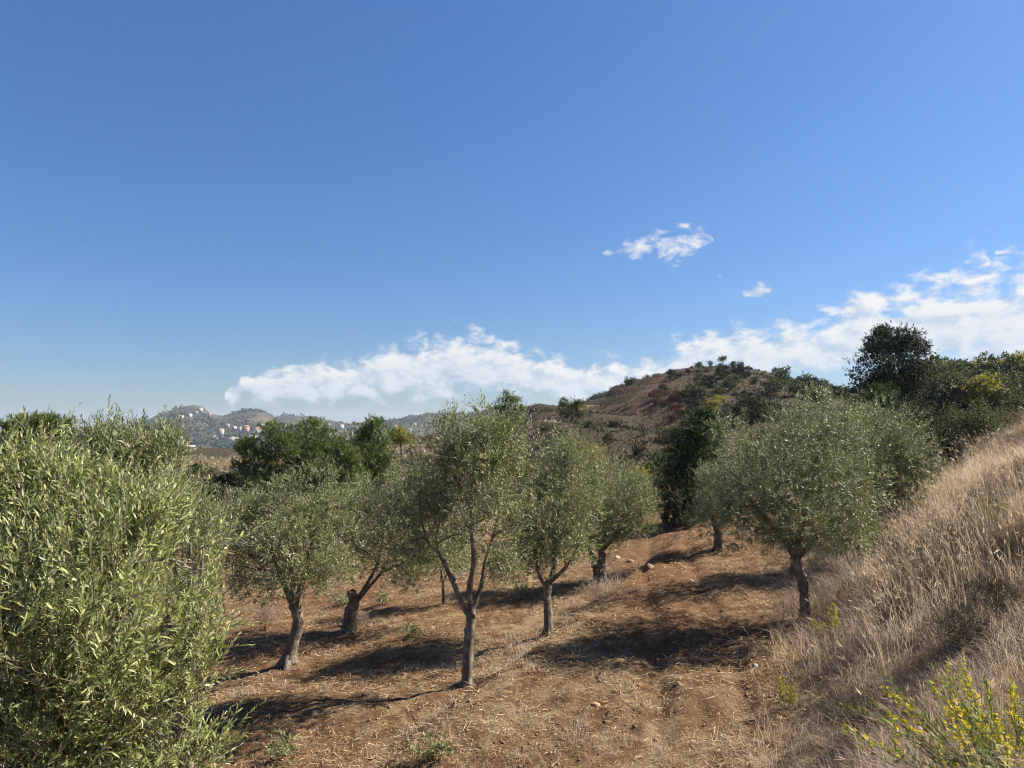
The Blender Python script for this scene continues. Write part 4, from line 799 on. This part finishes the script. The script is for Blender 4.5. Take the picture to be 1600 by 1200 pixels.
for px, py, sz, lab in [(1420, 905, .55, 'dark dry shrub right of the broad olive trunk'), (1455, 930, .5, 'dark dry shrub among the tall grass on the bank'), (1375, 870, .5, 'greyish dry shrub under the edge of the broad olive crown'),
                        (1560, 960, .4, 'brown dead shrub at the right edge of the bank'), (1330, 935, .35, 'low dead shrub near the foot of the broad olive'), (1500, 870, .5, 'dark dry shrub halfway up the grass bank'), (1575, 900, .45, 'dark dry shrub at the right edge halfway up the bank'), (1400, 985, .4, 'low dark dry shrub on the lower bank'), (1500, 1010, .4, 'grey dry shrub above the large flowering weed'), (1300, 900, .35, 'low grey dry shrub right behind the broad olive trunk'), (1350, 1150, .35, 'grey dry shrub at the bottom edge left of the flowering weeds'), (415, 985, .45, 'rounded dry tussock left of the compact olive trunk'), (935, 935, .4, 'straw-coloured tussock under the two-stemmed olive'), (555, 975, .3, 'dry tussock against the stubby-forked olive')]:
    twiggy('dry_shrub', lab, 'shrub', hit(px, py), sz, HEATH if px > 1300 else GRASS, px, group='dry shrubs on the ground')
for px, py, sz, lab in [(643, 998, .28, 'low green weed left of the forked olive'), (530, 948, .3, 'green weed behind the compact olive'), (600, 945, .3, 'green weed between the stubby-forked and young olives'), (815, 938, .32, 'green weed beside the straight olive'), (680, 1188, .3, 'green weed at the bottom edge of the picture'), (440, 1190, .35, 'grey-green weed at the bottom left edge')]:
    twiggy('weed', lab, 'weed', hit(px, py), sz, OLIVE, px + 7, 70, (.06, .02), .7, 'green weeds on the grove floor')

def fleabane(label, px, py, hgt, nst, spread, seed, flowers=1.0, d=None):
    p = hit(px, py) if d is None else stand(px, d); r = np.random.default_rng(seed)
    o = thing('flowering_weed', p, label, 'wildflower', 'yellow flowering weeds on the bank'); KIDS[o.name] = []
    tb = Tubes(seed); B = []; D = []; FB = []; FD = []
    for q in range(nst):
        a = r.uniform(0, 6.28); l = hgt * r.uniform(.6, 1.05); e = np.array([math.cos(a) * spread * r.random(), math.sin(a) * spread * r.random(), l]); st = np.array([r.normal(0, .02), r.normal(0, .02), -.03]) + e * np.array([.25, .25, 0])
        mid = (st + e) / 2 + r.normal(0, .03, 3); tb.add([st, mid, e], [.004, .003, .0015], 4, 4, 0)
        for t in np.linspace(.25, .98, int(14 * l / .5) + 4):
            B.append(st * (1 - t) + e * t + (mid - (st + e) / 2) * 4 * t * (1 - t)); D.append(nrm(e - st + r.normal(0, .12, 3)))
        if r.random() < flowers:
            for t in np.linspace(.55, 1.02, int(20 * l / .5) + 5):
                c = st * (1 - t) + e * t + (mid - (st + e) / 2) * 4 * t * (1 - t); u = nrm(r.standard_normal(3) + np.array([0, 0, .8])); FB.append(c + u * .03 * (1.3 - t)); FD.append(u)
    tag(part('stems', tb.mesh('stems', STEM), o), kind='stuff'); B, D = np.array(B), np.array(D)
    tag(part('foliage', quad_mesh('foliage', shoot_leaves(r, B, D, np.full(len(B), .03), 4, .045, .009, .8), WEED), o), kind='stuff')
    if FB:
        FB, FD = np.array(FB), np.array(FD)
        tag(part('flowers', quad_mesh('flowers', shoot_leaves(r, FB, FD, np.full(len(FB), .008), 6, .017, .012, 1.1), YELLOW), o), kind='stuff')
    return o
fleabane('large bushy yellow-flowered weed in the bottom right corner', 1570, 1190, .4, 95, .85, 71, .45, d=3.7)
fleabane('yellow-flowered weed left of the large one at the bottom edge', 1470, 1195, .28, 24, .45, 72, .6, d=3.9)
fleabane('tall yellow flower spike beside the broad olive trunk', 1308, 1010, .6, 6, .12, 73)
fleabane('short yellow-flowered weed at the foot of the broad olive', 1280, 1005, .36, 6, .14, 74)
fleabane('yellowish weed at the edge of the track', 1233, 1110, .36, 9, .16, 75, .5)
fleabane('leaning yellow flower stem above the large flowering weed', 1490, 1110, .45, 6, .16, 76, .8)
fleabane('pale yellow-green weed high on the grass bank', 1555, 830, .55, 16, .32, 77, .3)

# ------------------------------------------------------------------ stones and dead sticks
STONE = plain('pale_stone', (.42, .36, .29), .25, 9); STONE2 = plain('brown_stone', (.2, .13, .085), .3, 9); STONE3 = plain('ochre_stone', (.4, .24, .13), .25, 9)
def stone_mesh(seed, mat):
    import bmesh
    bm = bmesh.new(); bmesh.ops.create_icosphere(bm, subdivisions=2, radius=1); V = np.array([v.co[:] for v in bm.verts]); F = np.array([[v.index for v in f.verts] for f in bm.faces]); bm.free()
    V = V * (.62 + .75 * vnoise(V[:, 0] * 1.4 + seed * 5, V[:, 1] * 1.4, V[:, 2] * 1.4))[:, None] * np.array([1, .75, .6]); return mesh('stone', V, [F], mat, False)
SM = [stone_mesh(q, m) for q in range(4) for m in (STONE, STONE2, STONE3)]
def stone(p, r, k, label, group=None):
    o = obj('stone', SM[k], None, (p[0], p[1], p[2] - r * .05)); o.scale = (r, r, r); o.rotation_euler = (rngG.normal(0, .2), rngG.normal(0, .2), rngG.uniform(0, 6.28)); return tag(o, label, 'stone', group)
for px, py, rp, k, lab in [(1263, 1042, 9, 0, 'pale flat stone right of the track below the broad olive'), (1215, 1122, 9, 2, 'ochre stone at the right side of the track'), (1060, 1068, 5, 4, 'reddish-brown stone in the middle of the track'), (930, 1102, 8, 11, 'broad ochre stone half sunk in the lower track'),
                           (1240, 1005, 7, 7, 'dark stone at the foot of the broad olive'), (965, 872, 6, 0, 'pale stone beside the two-stemmed olive'), (985, 878, 6, 4, 'dark stone beside the two-stemmed olive'), (1015, 888, 11, 7, 'large dark stone lying across the far track'),
                           (1080, 908, 4, 3, 'small pale stone on the far track'), (1180, 1040, 5, 3, 'small pale stone left of the pale flat one'), (948, 1128, 6, 10, 'dark stone at the lower left of the track'), (1005, 1102, 6, 4, 'brown stone right of the broad ochre one')]:
    p = hit(px, py); stone(p, rp * p[1] / FPX, k, lab)
cnt = 0
while cnt < 70:
    y = 6 + 20 * rngG.random() ** 1.2; x = rngG.uniform(-.5, .42) * y
    if x > bankx(y) + .3: continue
    stone((x, y, h1(x, y)), rngG.uniform(.012, .034), int(rngG.choice([1, 4, 7, 10, 2, 5, 1, 4, 7])), 'fist-sized clod or stone strewn over the grove floor', 'clods and stones on the soil'); cnt += 1
for px, py, ln, a, lab in [(1290, 1055, .6, .1, 'thin dead stick lying near the pale flat stone'), (960, 1110, .5, 1.2, 'dead stick beside the broad ochre stone'), (1010, 985, .45, 2.2, 'dead stick on the bare patch of the track'), (1130, 1150, .7, .5, 'pale dead stick at the bottom of the track'), (620, 1040, .5, 2.8, 'dead stick in the shade left of the forked olive')]:
    p = hit(px, py); tb = Tubes(px); d_ = np.array([math.cos(a), math.sin(a), 0]) * ln
    q = [np.array([0, 0, .02]) + d_ * t + rngG.normal(0, .02, 3) * np.array([1, 1, .3]) for t in (-.5, -.1, .25, .5)]
    tb.add(q, [.008, .007, .005, .002], 5, 4, .1); tb.add([q[2], q[2] + d_ * .25 + np.array([d_[1], -d_[0], .06]) * .35], [.004, .0015], 4, 2, 0)
    tag(obj('dead_stick', tb.mesh('dead_stick', STEM), None, p), lab, 'stick', 'dead sticks on the soil')
    
# ------------------------------------------------------------------ air
hz, t = newmat('haze_air')
pv = t.n('ShaderNodeVolumePrincipled'); pv.inputs['Color'].default_value = (.72, .84, 1.0, 1); pv.inputs['Density'].default_value = .00013; pv.inputs['Anisotropy'].default_value = .25
ho = t.n('ShaderNodeOutputMaterial'); t.t.links.new(pv.outputs[0], ho.inputs['Volume'])
zlo = float(GZ.min()) - 1.5; zhi = float(GZ.max()) + 25
tag(obj('haze', boxes('haze', [(-6100, 6100, -6100, 6100, zlo, zhi)], hz)), 'thin blue haze in the air over the valley', None, None, 'stuff')
